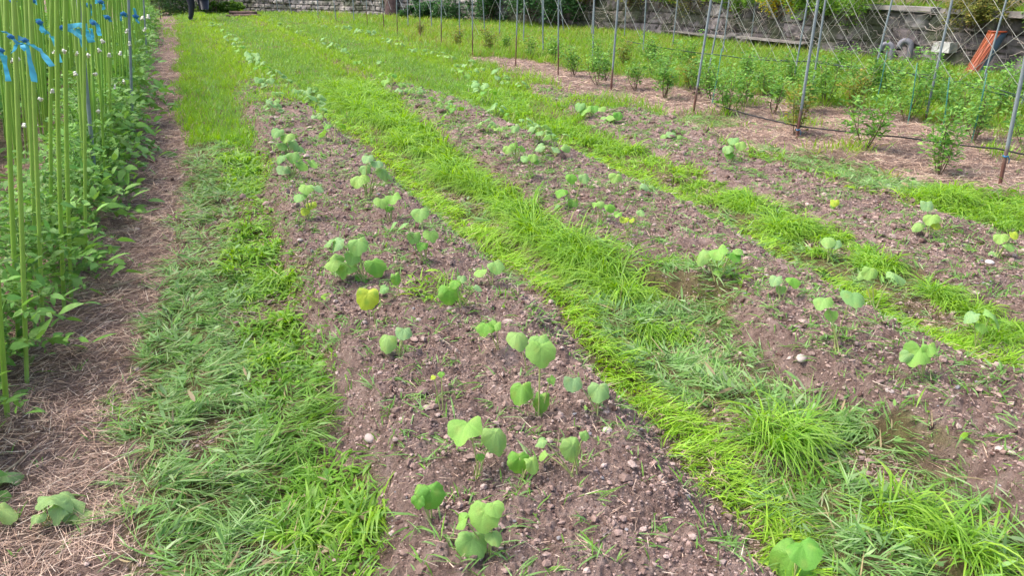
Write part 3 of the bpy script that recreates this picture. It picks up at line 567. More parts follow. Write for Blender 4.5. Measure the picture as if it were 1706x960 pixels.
# tomato plants
def tomato_proto(seed):
    R = np.random.RandomState(seed); e = empty('tomato_plant', (0, 0, 0)); st = MB()
    H = .46 + .1 * R.rand(); k = np.linspace(0, 1, 6)[:, None]; st.tube(np.array([.0, 0, -.02]) * (1 - k) + np.array([R.randn() * .03, R.randn() * .03, H]) * k, np.linspace(.007, .003, 6), 6, (.2, .33, .08))
    bs, az, L, tl, cu, co = [], [], [], [], [], []
    for j in range(36):
        z0 = .03 + (H - .02) * R.rand(); a = R.rand() * 2 * PI; ln = (.20 + .22 * R.rand()) * (1.1 - .45 * z0 / H); ph = .45 + .7 * R.rand(); pts = [np.array([0, 0, z0])]
        for s_ in range(9): pts.append(pts[-1] + ln / 9 * np.array([math.sin(ph) * math.cos(a), math.sin(ph) * math.sin(a), math.cos(ph)])); ph += .15 + .08 * R.rand(); a += R.randn() * .06
        pts = np.array(pts); pts[:, 2] = np.maximum(pts[:, 2], .015); st.tube(pts, np.linspace(.0025, .001, 10), 4, (.25, .38, .10))
        shade = np.array((.165, .37, .075)) * (1 - .45 * R.rand()) + np.array((.07, .10, .02)) * R.rand()
        for q in range(2, 10):
            for sgn in ((-1, 1) if q < 9 else (0,)):
                big = 1. if q % 2 else .55
                bs.append(pts[q]); az.append(a + sgn * (1.0 + .3 * R.randn())); L.append(ln * (.21 * big if sgn else .24) * (.7 + .6 * R.rand())); tl.append(1.15 + .4 * R.randn()); cu.append(.5 + .5 * R.rand()); co.append(shade)
    bs = np.array(bs); az = np.array(az); L = np.array(L); tl = np.array(tl); cu = np.array(cu); co = np.array(co) * (.8 + .45 * R.rand(len(bs)))[:, None]
    V, Q, c_ = strips(bs, az, L, L * .45, tl, cu, co, 4, .35, R.randn(len(bs)) * .5)
    st.build('stem', M_STEM, e); mesh_np('foliage', V, Q, M_LEAF, c_, e); return e
tps = [tomato_proto(s) for s in (31, 32, 33, 34)]; usedt = set()
def put(protos, used_, k, loc, rz, sc):
    e = protos[k] if k not in used_ else copy_tree(protos[k]); used_.add(k); return at(e, loc, rz, sc)
vv_ = []; v = 2.35
while v < 27: vv_.append(v); v += .27 if v < 9 else .7
i_ = 0
for v in vv_:
    u = I(v, [2.3, 2.9, 3.6, 5, 8, 27], [-.92, -.86, -.74, -.68, -.62, -.62]) + rs.randn() * .02
    e = put(tps, usedt, rs.randint(4), (u, v, float(hgt(u, v))), rs.rand() * 6.28, rs.uniform(.8, 1.05) * I(v, [2.5, 4.5, 9], [.95, 1, 1.4]))
    tag(e, '%s tomato plant from the camera along the staked row by the path' % (ORD[i_] if i_ < 20 else 'distant'), 'tomato plant', 'tomato plants along the path edge' if i_ < 20 else 'distant tomato plants of the staked row'); i_ += 1
i_ = 0
for v in np.arange(3.0, 22, .55):
    u = -1.75 + rs.randn() * .05; e = put(tps, usedt, rs.randint(4), (u, v, float(hgt(u, v))), rs.rand() * 6.28, rs.uniform(.8, 1.1) * I(v, [4, 8], [1, 1.6]))
    tag(e, '%s tomato plant in the row behind the green stakes' % (ORD[i_] if i_ < 20 else 'distant'), 'tomato plant', 'tomato plants in the rear row' if i_ < 20 else 'distant tomato plants of the rear row'); i_ += 1

# green garden stakes
def stake(name, mat=None, r=.008, H=2.0, col=(.27, .47, .06), knob=True, bow=.0):
    mb = MB(); k = np.linspace(0, 1, 9)[:, None]; pts = np.array([0, 0, -.1]) * (1 - k) + np.array([0, 0, H]) * k + np.array([bow, 0, 0]) * np.sin(k * PI)
    c = np.repeat(np.array(col)[None], 9, 0); mb.tube(pts, r, 8, np.repeat(c, 8, 0)); return mb.build(name, mat or M_PLASTIC, link=False).data
stm = [stake('garden_stake', r=.0075, bow=.03), stake('garden_stake', r=.009, col=(.31, .50, .07), bow=-.015), stake('garden_stake', r=.007, col=(.24, .47, .07), bow=.03), stake('garden_stake', r=.008, col=(.34, .52, .09))]
def put_stake(u, v, lx, ly, label, group, me=None):
    o = bpy.data.objects.new('garden_stake', me or stm[rs.randint(4)]); C.objects.link(o)
    d = Vector((lx, ly, 1)).normalized(); o.rotation_mode = 'QUATERNION'; o.rotation_quaternion = Vector((0, 0, 1)).rotation_difference(d); o.location = (u, v, float(hgt(u, v)))
    return tag(o, label, 'stake', group)
ns = [(14, 700), (33, 585), (62, 505), (88, 445), (108, 520), (120, 500), (143, 450), (150, 335), (162, 318), (185, 300), (45, 640), (72, 560), (-10, 760)]
ns.sort(key=lambda q: -q[1])
for i, (px, py) in enumerate(ns):
    p = G(px, py); put_stake(p[0], p[1], .17 + rs.randn() * .012, rs.randn() * .01, '%s green stake from the camera among the tomato plants by the path' % ORD[i], 'near green stakes of the path side row', stm[1] if i % 2 else stm[3])
i_ = 0
for v in list(np.arange(5.3, 11, .13)) + list(np.arange(11, 27, .3)):
    u = I(v, [4, 6, 10, 27], [-.66, -.64, -.50, -.50]) + rs.randn() * .03; put_stake(u, v + rs.randn() * .03, .10 * I(v, [5, 12], [1.3, .4]) + rs.randn() * .015, rs.randn() * .02, 'slender green stake in the dense far part of the path side tomato row', 'far green stakes of the path side row')
for v in np.arange(2.2, 16, .17):
    put_stake(-1.2 + rs.randn() * .05, v, .12 + rs.randn() * .02, rs.randn() * .02, 'slender green stake in the second line behind the path side row', 'green stakes of the second line')
for v in np.arange(3.0, 18, .20):
    put_stake(-1.75 + rs.randn() * .05, v, .08 + rs.randn() * .02, rs.randn() * .02, 'slender green stake in the rearmost line at the far left', 'green stakes of the rear line')

mb = MB()
for u0, n_, v0, v1 in ((-2.4, 90, 3.6, 20), (-3.1, 90, 4.5, 24), (-.75, 60, 9, 27), (-1.5, 60, 8, 24), (-4.0, 60, 6, 24)):
    for v in np.linspace(v0, v1, n_):
        uu = u0 + rs.randn() * .08; h0 = float(hgt(uu, v)); lx = .12 + rs.randn() * .02; ly = rs.randn() * .02; c = np.array([.24, .44, .04]) * (.8 + .4 * rs.rand())
        mb.tube([(uu, v, h0 - .1), (uu + lx + .02, v + ly, h0 + 1), (uu + 2 * lx, v + 2 * ly, h0 + 2)], .009, 6, c)
tag(mb.build('garden_stakes', M_PLASTIC), 'remaining green stakes of the dense rows at the far left', 'stakes', kind='stuff')
# grey steel posts
def post_mesh(name, r, H, rust=.3):
    mb = MB(); zz = np.array([-.1, 0, rust * .5, rust * .85, rust, H * .5, H]); pts = np.stack([0 * zz, 0 * zz, zz], -1)
    cs = [(.16, .075, .055)] * 3 + [(.2, .14, .12)] + [(.24, .28, .29)] * 3
    mb.tube(pts, r, 10, np.repeat(np.array(cs), 10, 0)); mb.tube([(0, 0, H), (0, 0, H + .03)], [r * 1.25, r * 1.1], 10, (.1, .12, .12)); return mb.build(name, M_PLAIN, link=False).data
PM = [post_mesh('steel_post', .013, 2.2), post_mesh('steel_post', .012, 2.2, .12), post_mesh('steel_post', .010, 2.1, .5)]
def lean_obj(name, me, p, lx, ly, label, cat, group):
    e = bpy.data.objects.new(name, me); C.objects.link(e); e.rotation_mode = 'QUATERNION'; e.rotation_quaternion = Vector((0, 0, 1)).rotation_difference(Vector((lx, ly, 1)).normalized()); e.location = p
    return tag(e, label, cat, group)
for (px, py, lx, lb) in [(163, 345, .09, 'nearest grey steel post leaning among the green stakes'), (222, 238, .13, 'grey steel post at the path side end of the green stakes'), (246, 118, .10, 'small distant grey post at the path edge')]:
    lean_obj('steel_post', PM[1], G(px, py), lx, 0, lb, 'post', 'grey posts in the tomato row')
POSTS = [(1665, 311, -.01, .02), (1327, 232, .02, -.01), (1155, 188, .09, 0), (1018, 150, .04, 0), (930, 128, -.02, 0), (859, 110, .03, 0), (787, 95, .02, 0), (735, 78, .04, 0), (700, 68, .03, 0), (662, 60, .03, 0), (640, 52, 0, 0), (612, 46, .03, 0)]
for i, (px, py, lx, ly) in enumerate(POSTS):
    o = lean_obj('steel_post', PM[0 if i < 4 else 2], G(px, py), lx, ly, '%s rust footed grey post from the camera in the front line of the mulch' % ORD[i], 'post', 'rust footed posts in front of the shrubs')
    if i < 2:
        t = MB(); k = np.linspace(0, 2 * PI, 12); z0 = .22 if i == 0 else .09
        t.tube(np.stack([.016 * np.cos(k), .016 * np.sin(k), z0 + .004 * np.sin(k * 3)], -1), .005, 5, (.04, .25, .5)); t.tube([(.016, 0, z0), (.03, -.01, z0 - .02), (.025, -.015, z0 - .05)], .004, 5, (.04, .25, .5)); tt = t.build('tie', M_PLASTIC, o)
P2 = [(1540, 206, .04), (1350, 172, .0), (1322, 135, .05), (1203, 96, .04), (1178, 132, .12), (1071, 93, 0), (987, 106, 0), (1120, 82, .05), (1250, 80, 0), (905, 92, -.04), (872, 76, .03), (832, 62, .04), (808, 56, -.05), (766, 66, 0), (680, 48, .03), (720, 52, -.03), (1635, 145, .10), (1450, 150, .1), (1697, 190, .12), (905, 60, 0), (940, 58, -.16), (985, 64, .05), (1040, 66, 0), (590, 40, .02), (560, 36, -.03), (530, 30, .04), (487, 26, -.12), (463, 22, 0)]
P2.sort(key=lambda q: -q[1])
for i, (px, py, lx) in enumerate(P2):
    lean_obj('steel_post', PM[1], G(px, py), lx, rs.randn() * .02, '%s slim grey post counted from the front among the posts standing in the grass' % (ORD[i] if i < 20 else 'one distant'), 'post', 'slim grey posts in the grass' if i < 20 else 'distant slim posts before the stone wall')

# nets, guy strings and hoses
def net(a, b, z0, z1, cell, r, name, label, col, sag=.05):
    a = np.array(a); b = np.array(b); L = np.linalg.norm(b - a); d = (b - a) / L; H = z1 - z0; mb = MB(); nrm = np.array([-d[1], d[0]])
    def P(s, z): q = a + d * s + nrm * sag * vn(s * 1.3, z * 1.5, 3); return (q[0], q[1], z + sag * vn(s * .8, z, 4))
    s = -H
    while s < L:
        for sg in (1, -1):
            s0 = s if sg > 0 else s + H; pts = []
            for t in np.linspace(0, 1, 7):
                ss = s0 + sg * H * t; zz = z0 + H * t
                if 0 <= ss <= L: pts.append(P(ss, zz))
            if len(pts) > 1: mb.tube(pts, r * (.7 + .6 * rs.rand()), 3, np.array(col) * (.8 + .4 * rs.rand()), cap=False)
        s += cell * (.85 + .3 * rs.rand())
    mb.tube([P(s_, z1) for s_ in np.linspace(0, L, 14)], r * 1.3, 4, col, cap=False)
    return tag(mb.build(name, M_PLAIN), label, 'net')
net((6.95, 3.6), (6.85, 9.6), .42, 2.1, .36, .0028, 'climbing_net', 'grey diamond climbing net hung on the posts at right', (.42, .43, .38))
net((8.9, 7.2), (8.8, 14), .35, 2.0, .5, .003, 'climbing_net', 'rear diamond net hanging in front of the mossy wall', (.38, .38, .34))
net((6.6, 10.2), (6.3, 17), .5, 2.0, .7, .003, 'climbing_net', 'sparse middle net in front of the dark hedge', (.45, .47, .42))
net((5.6, 17), (4.9, 26), .55, 2.0, .9, .004, 'climbing_net', 'far net near the stone wall', (.40, .42, .40))
def string(pts, r, name, label, cat, col, grp=None, sag=.0, sub=8):
    P = [];
    for a, b in zip(pts[:-1], pts[1:]):
        a = np.array(a, float); b = np.array(b, float)
        for t in np.linspace(0, 1, sub, endpoint=False): q = a * (1 - t) + b * t; q[2] -= sag * 4 * t * (1 - t); q[2] = q[2] + .006 * vn(q[1] * 3, q[0] * 3, 2); P.append(q)
    P.append(np.array(pts[-1], float)); mb = MB(); mb.tube(P, r, 6, col); return tag(mb.build(name, M_PLAIN), label, cat, grp)
def above(px, py, dz):                             # point dz over the ground whose seen position is this pixel
    z = dz
    for _ in range(14): u, v = gz(px, py, z); z = .5 * z + .5 * (min(float(hgt(u, v)), .12) + dz)
    return (u, v, z)
string([above(1706 + 90, 272, .16), above(1663, 247, .20), above(1500, 228, .12), above(1327, 209, .12), above(1205, 178, .10), above(1190, 172, .02)], .007, 'drip_hose', 'black drip hose strung low between the front posts over the mulch', 'hose', (.03, .028, .028), sag=.01)
string([above(1760, 180, .3), above(1700, 160, .3), above(1600, 138, .28), above(1500, 118, .28), above(1350, 102, .28), above(1200, 92, .28), above(1045, 68, .28)], .007, 'drip_hose', 'dark hose strung above the bright grass behind the shrubs', 'hose', (.03, .05, .04), sag=.02)
string([above(1800, 175, .35), above(1640, 140, .35), above(1560, 125, .35), above(1360, 100, .35), above(1250, 92, .35)], .005, 'drip_hose', 'thin upper hose strung beside the rear posts', 'hose', (.05, .08, .06), sag=.03)
for i, (x0, x1, y1) in enumerate([(1020, 1150, 60), (1180, 1330, 92), (1355, 1460, 95), (990, 1080, 45), (1560, 1640, 110), (745, 800, 62)]):
    a = above(x1, y1, .05); pole = [above(x0, 150 - 0 * i, .0)]
    b = (a[0] - .75, a[1] + .4, 1.9)
    string([a, b], .004, 'guy_string', 'pale guy string slanting down to the grass, %s of six from the right' % ('third fifth last fourth first second'.split()[i] if False else ['fourth', 'third', 'second', 'fifth', 'first', 'last'][i]), 'string', (.5, .5, .42), 'pale guy strings of the right trellis')

# blue ties, white clips
def ribbon(px, py, ref, pieces, label):
    """blue tape tied to a stake: ref = ground pixel giving the distance"""
    p = G(*ref); d = ray(px, py); t = p[1] / d[1]; q = np.array([0, 0, CAMH]) + d * t; mb = MB(); sc = p[1] / FPX * 1.06
    for (x0, y0, x1, y1, w_) in pieces:
        a = np.array([x0 * cA, -x0 * sA, -y0]) * sc; b = np.array([x1 * cA, -x1 * sA, -y1]) * sc; k = np.linspace(0, 1, 7)[:, None]; pts = a * (1 - k) + b * k + np.stack([0 * k[:, 0], .01 * np.sin(k[:, 0] * 5), .008 * np.sin(k[:, 0] * PI)], -1)
        dr = b - a; dr /= np.linalg.norm(dr); sd_ = np.array([cA, -sA, 0]) if abs(dr[2]) > .6 else np.array([0, 0, 1.]); w2 = w_ * sc * .5 * (1 + .15 * np.sin(k * 9)); V = np.concatenate([pts - sd_ * w2, pts + sd_ * w2 + np.array([0, .006, 0])])
        c = np.array([.10, .46, .62]) * (.7 + .6 * rs.rand()); cc = c * (.75 + .9 * rs.rand(14, 1) ** 2); V = V + rs.randn(14, 3) * .0018; mb.add(V, [(i, i + 1, i + 8, i + 7) for i in range(6)], cc)  # randomly lighter vertices: highlights painted into the tape colour
    mb.tube(np.array([(-3, 0, 0), (0, 0, 2), (3, 0, -1)]) * sc, 3 * sc, 6, (.03, .2, .45))
    o = mb.build('blue_ribbon', M_PLASTIC); at(o, q); return tag(o, label, 'ribbon', 'blue ribbons tied to the green stakes')
ribbon(18, 62, (12, 700), [(-10, -8, 8, 8, 6), (8, 8, 0, 18, 6), (8, 8, 16, 16, 5)], 'knotted blue ribbon with two short tails left of the long tailed one')
ribbon(2, 85, (12, 700), [(-6, -5, 0, 5, 5), (0, 5, 1, 38, 6)], 'blue ribbon hanging at the left picture edge')
ribbon(42, 68, (33, 585), [(-12, -3, 6, 4, 5), (0, 4, 1, 52, 6), (6, 4, 30, 32, 7)], 'blue ribbon with long hanging tail and slanting tail')
ribbon(66, 38, (62, 505), [(-2, -5, 3, 12, 6), (3, 12, 12, 16, 5), (14, 16, 16, 50, 6)], 'blue ribbon with one broad tail hanging straight down')
ribbon(103, 47, (88, 445), [(0, 0, 35, -3, 6), (6, 0, 26, 14, 7), (20, 0, 25, 28, 5), (28, 0, 37, 18, 8), (38, 0, 39, 12, 4)], 'widest blue ribbon wound across the grey post with four tails')
ribbon(157, 40, (143, 450), [(-5, -3, 4, 0, 5), (3, 0, 5, 14, 6)], 'small blue ribbon right of the grey post')
ribbon(179, 30, (162, 318), [(-4, -4, 4, 4, 4)], 'tiny dark blue ribbon above the path side stakes')
ribbon(148, 10, (150, 335), [(-2, -4, 2, 8, 4), (2, 0, 1, 12, 3)], 'small pale blue ribbon near the top middle of the stakes')
ribbon(168, 4, (185, 300), [(-8, -2, 4, 2, 5), (4, 2, 2, 9, 4)], 'bunched blue ribbon at the top picture edge')
ribbon(226, 28, (222, 238), [(0, -12, 1, 6, 3), (0, 4, 3, 8, 3)], 'slim blue ribbon on the farther grey post')
ribbon(206, 24, (222, 238), [(-3, -2, 3, 3, 4), (-4, 0, -5, 8, 3)], 'faint blue ribbon left of the farther grey post')
ribbon(22, 3, (62, 505), [(-2, -3, 2, 4, 5)], 'blue knot at the top left corner')
ribbon(55, 2, (88, 445), [(-5, -2, 5, 2, 5)], 'second blue knot along the top picture edge')
cl = MB(); cl.tube([(-.008, 0, 0), (.008, 0, 0)], .006, 6, (.75, .75, .62)); cl.box((0, 0, .008), (.012, .006, .014), 0, (.8, .8, .68)); clip = cl.build('plant_clip', M_PLASTIC, link=False).data
clips = [(90, 87), (108, 86), (128, 90), (148, 93), (166, 85), (182, 93), (140, 108), (126, 124), (158, 124), (87, 153), (69, 166), (216, 74), (211, 53), (237, 31), (247, 29), (206, 137), (191, 146), (163, 186), (95, 52), (40, 210), (60, 209), (20, 102), (28, 100), (200, 90), (240, 50), (172, 70)]
clips.sort()
for i, (px, py) in enumerate(clips):
    v = [3.4, 3.8, 4.5, 5.2][i % 4] + max(0, (px - 150) * .03); d = ray(px, py); t = v / d[1]; o = bpy.data.objects.new('plant_clip', clip); C.objects.link(o); at(o, np.array([0, 0, CAMH]) + d * t, rs.rand() * 3, v / 4.2); o.rotation_euler = (rs.rand(), rs.rand(), rs.rand() * 3)
    tag(o, 'small white plant clip on a green stake, %s counted from the left picture edge' % ('leftmost second third fourth fifth sixth seventh eighth ninth tenth eleventh twelfth thirteenth fourteenth fifteenth sixteenth seventeenth eighteenth nineteenth twentieth twenty-first twenty-second twenty-third twenty-fourth twenty-fifth last'.split()[i]), 'clip', 'white plant clips on the stakes')

# ------------------------------------------------------------ shrubs of the mulch rows
def shrub_proto(seed, H=.5, Wd=.22, n=340, cols=((.12, .29, .05), (.18, .38, .07), (.24, .44, .08)), size=.045, stems=6, low=.12, name='berry_shrub'):
    R = np.random.RandomState(seed); e = empty(name, (0, 0, 0)); st = MB(); cen = []
    for j in range(stems):
        a = R.rand() * 6.28; rr = Wd * (.2 + .8 * R.rand()); h = H * (.65 + .4 * R.rand()); k = np.linspace(0, 1, 6)[:, None]
        pts = np.array([R.randn() * .01, R.randn() * .01, -.02]) * (1 - k) + np.array([math.cos(a) * rr, math.sin(a) * rr, h]) * k + np.array([R.randn() * .03, R.randn() * .03, 0]) * np.sin(k * PI)
        st.tube(pts, np.linspace(.005, .002, 6), 5, (.17, .12, .07))
        for q in (2, 3, 4, 5): cen.append((*pts[q], .05 + .05 * R.rand() + .02 * q / 5 * Wd / .2))
    cen = [c for c in cen if c[2] > low]; n = int(n * 1.7)
    V, Q, c_ = foliage(cen, max(4, n // len(cen)), 1.0, size, cols, R, .42, low * .5, .3)
    st.build('stem', M_STEM, e); mesh_np('foliage', V, Q, M_LEAF, c_, e); return e
sh = [shrub_proto(41), shrub_proto(42, .42, .16, 260), shrub_proto(43, .55, .26, 420), shrub_proto(44, .5, .2, 300, ((.14, .26, .05), (.26, .33, .06), (.35, .3, .06))), shrub_proto(45, .38, .12, 160)]
ush = set()
SH = [(1562, 292, 0, 1.0), (1440, 250, 2, 1.0), (1323, 226, 3, .9), (1213, 192, 2, .95), (1106, 166, 1, 1.1), (1185, 168, 0, 1.0), (996, 143, 4, 1.1), (957, 128, 1, 1.0), (1096, 140, 2, .9), (1374, 176, 0, 1.0), (1272, 162, 2, .9), (1165, 158, 1, 1), (1510, 204, 0, 1.0), (1622, 236, 0, 1.0), (1425, 190, 3, .9), (1706, 250, 0, .9), (1000, 118, 0, .9), (1142, 112, 2, .9), (1088, 112, 1, 1.1), (813, 90, 3, 1.0), (882, 97, 4, 1), (1040, 112, 3, .9), (1240, 140, 1, 1), (765, 80, 3, .8), (840, 86, 1, .8), (700, 62, 3, .8), (1560, 180, 2, .9), (1480, 170, 2, 1.0), (1320, 150, 0, .9), (1390, 130, 1, 1)]
SH += [(1240, 178, 4, 1.1), (1150, 150, 3, .8), (1060, 150, 4, 1.0), (1590, 205, 2, .9), (1660, 200, 0, 1), (1345, 190, 1, 1), (1540, 160, 0, 1), (925, 105, 1, 1), (1010, 135, 1, .9), (1440, 165, 0, 1.1), (1290, 190, 4, 1.1), (1685, 170, 2, 1)]
SH.sort(key=lambda q: -q[1])
for i, (px, py, k, s_) in enumerate(SH):
    e = put(sh, ush, k, G(px, py), rs.rand() * 6.28, s_)
    tag(e, '%s leafy berry shrub counted from the front of the trellis field' % (ORD[i] if i < 20 else 'one distant'), 'shrub', 'berry shrubs under the trellis' if i < 20 else 'distant berry shrubs under the trellis')
# short green-blue marker canes beside some shrubs
for i, (px, py) in enumerate([(1565, 250), (1512, 208), (1618, 238), (1458, 178), (1186, 172)]):
    mb = MB(); mb.tube([(0, 0, -.05), (.005, 0, .3), (.0, .01, .62)], [.006, .006, .005], 6, (.05, .22, .16)); o = mb.build('marker_cane', M_PLASTIC); at(o, G(px, py)); o.rotation_euler = (.03, .05 * (i - 2), 0)
    tag(o, ['dark green cane inside the nearest shrub', 'dark green cane between the second line shrubs', 'dark green cane beside the right edge shrub', 'dark green cane in the bright grass', 'dark green cane left of the tall bush'][i], 'cane', 'dark green marker canes')

# ------------------------------------------------------------ walls
def cells(s, z, cw, ch, k=0):
    """irregular stone courses: returns distance to joint and stone id value"""
    row = np.floor(z / ch + .25 * vn(s * .8, z * 0, k)); zz = z / ch + .25 * vn(s * .8, z * 0, k); off = (row % 2) * .5 + .3 * np.sin(row * 12.9) + .35 * vn(s * 1.9, z * 5, k + 3)
    x = s / cw + off + .3 * vn(s * 1.1, row, k + 1); cx = np.floor(x); fx = x - cx; fz = zz - row
    d = np.minimum(np.minimum(fx, 1 - fx) * cw, np.minimum(fz, 1 - fz) * ch); idv = vn(cx * 7.3, row * 3.7, k + 2); return d, idv
def wall(name, pl, H, cw, ch, palette, label, depth, cat='wall', batter=.08, res=.045):
    pl = np.array(pl, float); seg = np.linalg.norm(np.diff(pl, axis=0), axis=1); cum = np.concatenate([[0], np.cumsum(seg)]); Ls = np.arange(0, cum[-1], res); Zs = np.arange(-.15, H + 1e-6, res * .6)
    x = np.interp(Ls, cum, pl[:, 0]); y = np.interp(Ls, cum, pl[:, 1]); tx = np.gradient(x); ty = np.gradient(y); nn = np.hypot(tx, ty); nx, ny = -ty / nn, tx / nn      # faces -X side
    S, Z = np.meshgrid(Ls, Zs, indexing='ij'); d, idv = cells(S, Z, cw, ch, 1); b = sst(0, .04, d) * depth * (.6 + .5 * idv) + .025 * vn(S * 9, Z * 9, 3) + .015 * vn(S * 21, Z * 23, 4) + .05 * vn(S * 2.3, Z * 2.8, 0) - batter * Z
    top = H + 0 * Ls + .04 * vn(Ls * 2, Ls * 0, 2); Z2 = np.minimum(Z, top[:, None])
    V = np.stack([x[:, None] + nx[:, None] * b, y[:, None] + ny[:, None] * b, Z2], -1)
    pal = np.array(palette); c = pal[np.clip(((idv + 1) * .5 * len(pal)).astype(int), 0, len(pal) - 1)] * (.8 + .3 * vn(S * 4, Z * 4, 5))[..., None]
    c = np.where((d < .012)[..., None], np.array([.05, .045, .04]), c); moss = sst(.0, .6, vn(S * 1.7, Z * 2.5, 6) + .45 * vn(S * 9, Z * 9, 7))[..., None] * .75; c = c * (1 + .5 * np.maximum(vn(S * 14, Z * 14, 2), vn(S * 5, Z * 7, 1)))[..., None]; c = c * (1 - moss) + np.array([.07, .085, .04]) * moss
    a, bb = S.shape; back = np.stack([x - nx * .35, y - ny * .35, top], -1); back0 = back.copy(); back0[:, 2] = -.15
    V = np.concatenate([V.reshape(-1, 3), back, back0]); c = np.concatenate([c.reshape(-1, 3), np.tile([.16, .15, .13], (2 * a, 1))])
    i, j = np.meshgrid(np.arange(a - 1), np.arange(bb - 1), indexing='ij'); q = np.stack([i * bb + j, i * bb + j + 1, (i + 1) * bb + j + 1, (i + 1) * bb + j], -1).reshape(-1, 4)
    ii = np.arange(a - 1); n0 = a * bb; t_ = np.stack([ii * bb + bb - 1, n0 + ii, n0 + ii + 1, (ii + 1) * bb + bb - 1], -1); t2 = np.stack([n0 + ii, n0 + a + ii, n0 + a + ii + 1, n0 + ii + 1], -1)
    return tag(mesh_np(name, V, np.concatenate([q, t_, t2]), M_STONE, c, smooth=False), label, cat)
wall('retaining_wall', WALL[0:7], .84, .48, .27, [(.13, .115, .12), (.2, .18, .18), (.25, .22, .22), (.15, .13, .13), (.30, .28, .27)], 'low mossy grey purple retaining wall along the right side of the field', .05)
wall('stone_wall', WALL[6:], 1.5, .26, .16, [(.22, .20, .19), (.36, .33, .30), (.42, .38, .34), (.27, .24, .22), (.47, .44, .40)], 'light rubble stone wall at the far end of the field', .06)
def on_wall(px, py):
    d = ray(px, py); t = 4.
    while t < 60:
        q = np.array([0, 0, CAMH]) + d * t
        if q[0] > wall_u(q[1]) - .04: return q
        t += .02
# pale coping slabs on the low wall
for i, (v0, v1, z) in enumerate([(8.1, 9.6, .85), (9.75, 11.2, .86), (12.2, 14.0, .17), (14.3, 16.4, .15)]):
    vm = (v0 + v1) / 2; uu = wall_u(vm) - (.02 if z > .5 else .16); mb = MB(); mb.box((0, 0, 0), (.24, v1 - v0, .07 if z > .5 else .035), 0, (.25, .23, .21), .03); o = mb.build('coping_slab', M_STONE, smooth=False); at(o, (uu, vm, z + .02)); o.rotation_euler = (0, 0, math.atan2(wall_u(v0) - wall_u(v1), v1 - v0) + 0)
    tag(o, ['pale coping slab on the wall top nearer the camera', 'second pale coping slab on the wall top', 'low concrete ledge at the wall foot', 'farther low concrete ledge at the wall foot'][i], 'slab')
mb = MB(); p = on_wall(1578, 78); mb.box((0, 0, 0), (.16, .34, .13), -.1, (.55, .55, .52), .025); o = mb.build('concrete_block', M_STONE, smooth=False); at(o, p - np.array([.05, 0, 0])); tag(o, 'whitish concrete block jutting from the mossy wall', 'block')
# bare vines clinging to the wall
for i, (v0, v1, lb) in enumerate([(6.2, 9.5, 'bare grey vine twigs on the wall near the orange netting'), (9.5, 12.5, 'bare vine twigs on the wall behind the grey pipes'), (12.5, 15.5, 'bare vine twigs on the middle of the low wall'), (15.5, 19.5, 'bare vine twigs on the far part of the low wall')]):
    mb = MB()
    for _ in range(70):
        v = rs.uniform(v0, v1); z = rs.uniform(.1, .85); a = rs.rand() * 2 * PI; P = []
        for q in range(8):
            P.append((wall_u(v) - .13 - .03 * rs.rand() - .02 * q * (rs.rand() < .3), v, max(z, .03))); a += rs.randn() * .45; st_ = .07; v += math.cos(a) * st_; z += math.sin(a) * st_
            if z > .95: break
        if len(P) > 2: mb.tube(P, np.linspace(.006, .002, len(P)) * rs.uniform(.6, 1.2), 4, np.array((.36, .31, .27)) * rs.uniform(.5, 1.3), cap=False)
    tag(mb.build('bare_vine', M_STEM), lb, 'vine', 'bare vines on the wall')
# two grey gooseneck pipes
for i, (px, py) in enumerate([(1503, 106), (1473, 106)]):
    p = G(px, py); p[:2] *= .985; e = empty('vent_pipe', p, 0, ['grey gooseneck pipe nearer the concrete block', 'slightly smaller grey gooseneck pipe left of its twin'][i], 'pipe', 'grey pipes before the wall')
    s_ = 1 if i == 0 else .85; k = np.linspace(0, PI, 9); arc = np.stack([.0 * k, -.085 * np.cos(k) , .30 * s_ + .085 * np.sin(k)], -1); pts = np.concatenate([[(0, -.085, -.1), (0, -.085, .15)], arc, [(0, .085, .26 * s_)]])
    mb = MB(); mb.tube(pts @ np.array([[1, 0, 0], [-.6, .8, 0], [0, 0, 1]]), .048 * s_, 14, (.22, .22, .25)); mb.build('bent_pipe', M_PLAIN, e); m2 = MB(); m2.tube([(.051, .068 + 0, .262 * s_), (.051, .068, .235 * s_)], .054 * s_, 14, (.02, .02, .03)); c = m2.build('opening_rim', M_PLAIN, e); c.location = (-.102, 0, 0)
# rolled blue mat draped with orange netting
pb = on_wall(1620, 118); pb[:2] *= .955; pb[2] = float(hgt(pb[0], pb[1])) + .02; e = empty('rolled_mat', pb, 0, 'blue grey rolled mat with orange netting leaning on the wall', 'mat')
xa = np.array([cA, -sA, 0]); fa = np.array([sA, cA, 0]); za = np.array([0, 0, 1.])
def matpt(t, h, r, ): # t around, h along the lean
    r = r * .85; c = xa * (.02 + .30 * h) + za * (.02 + .60 * h) + fa * (.10 * h); return c + r * (-math.cos(t) * xa * .9 + (-math.sin(t)) * fa * .8)
def sheet(name, t0, t1, r, mat, col, nt_=14, nh=10, hh=(0, 1), wob=0.):
    V = []; 
    for a in np.linspace(t0, t1, nt_):
        for h in np.linspace(*hh, nh): V.append(matpt(a, h, r + wob * math.sin(a * 23 + h * 9)))
    V = np.array(V); F = [(i * nh + j, (i + 1) * nh + j, (i + 1) * nh + j + 1, i * nh + j + 1) for i in range(nt_ - 1) for j in range(nh - 1)]
    m_ = MB(); m_.add(V, F, col); return m_.build(name, mat, e)
o = sheet('mat_sheet', -.4, 3.4, .155, M_PLASTIC, (.11, .17, .24), 22); so_ = o.modifiers.new('thick', 'SOLIDIFY'); so_.thickness = .012
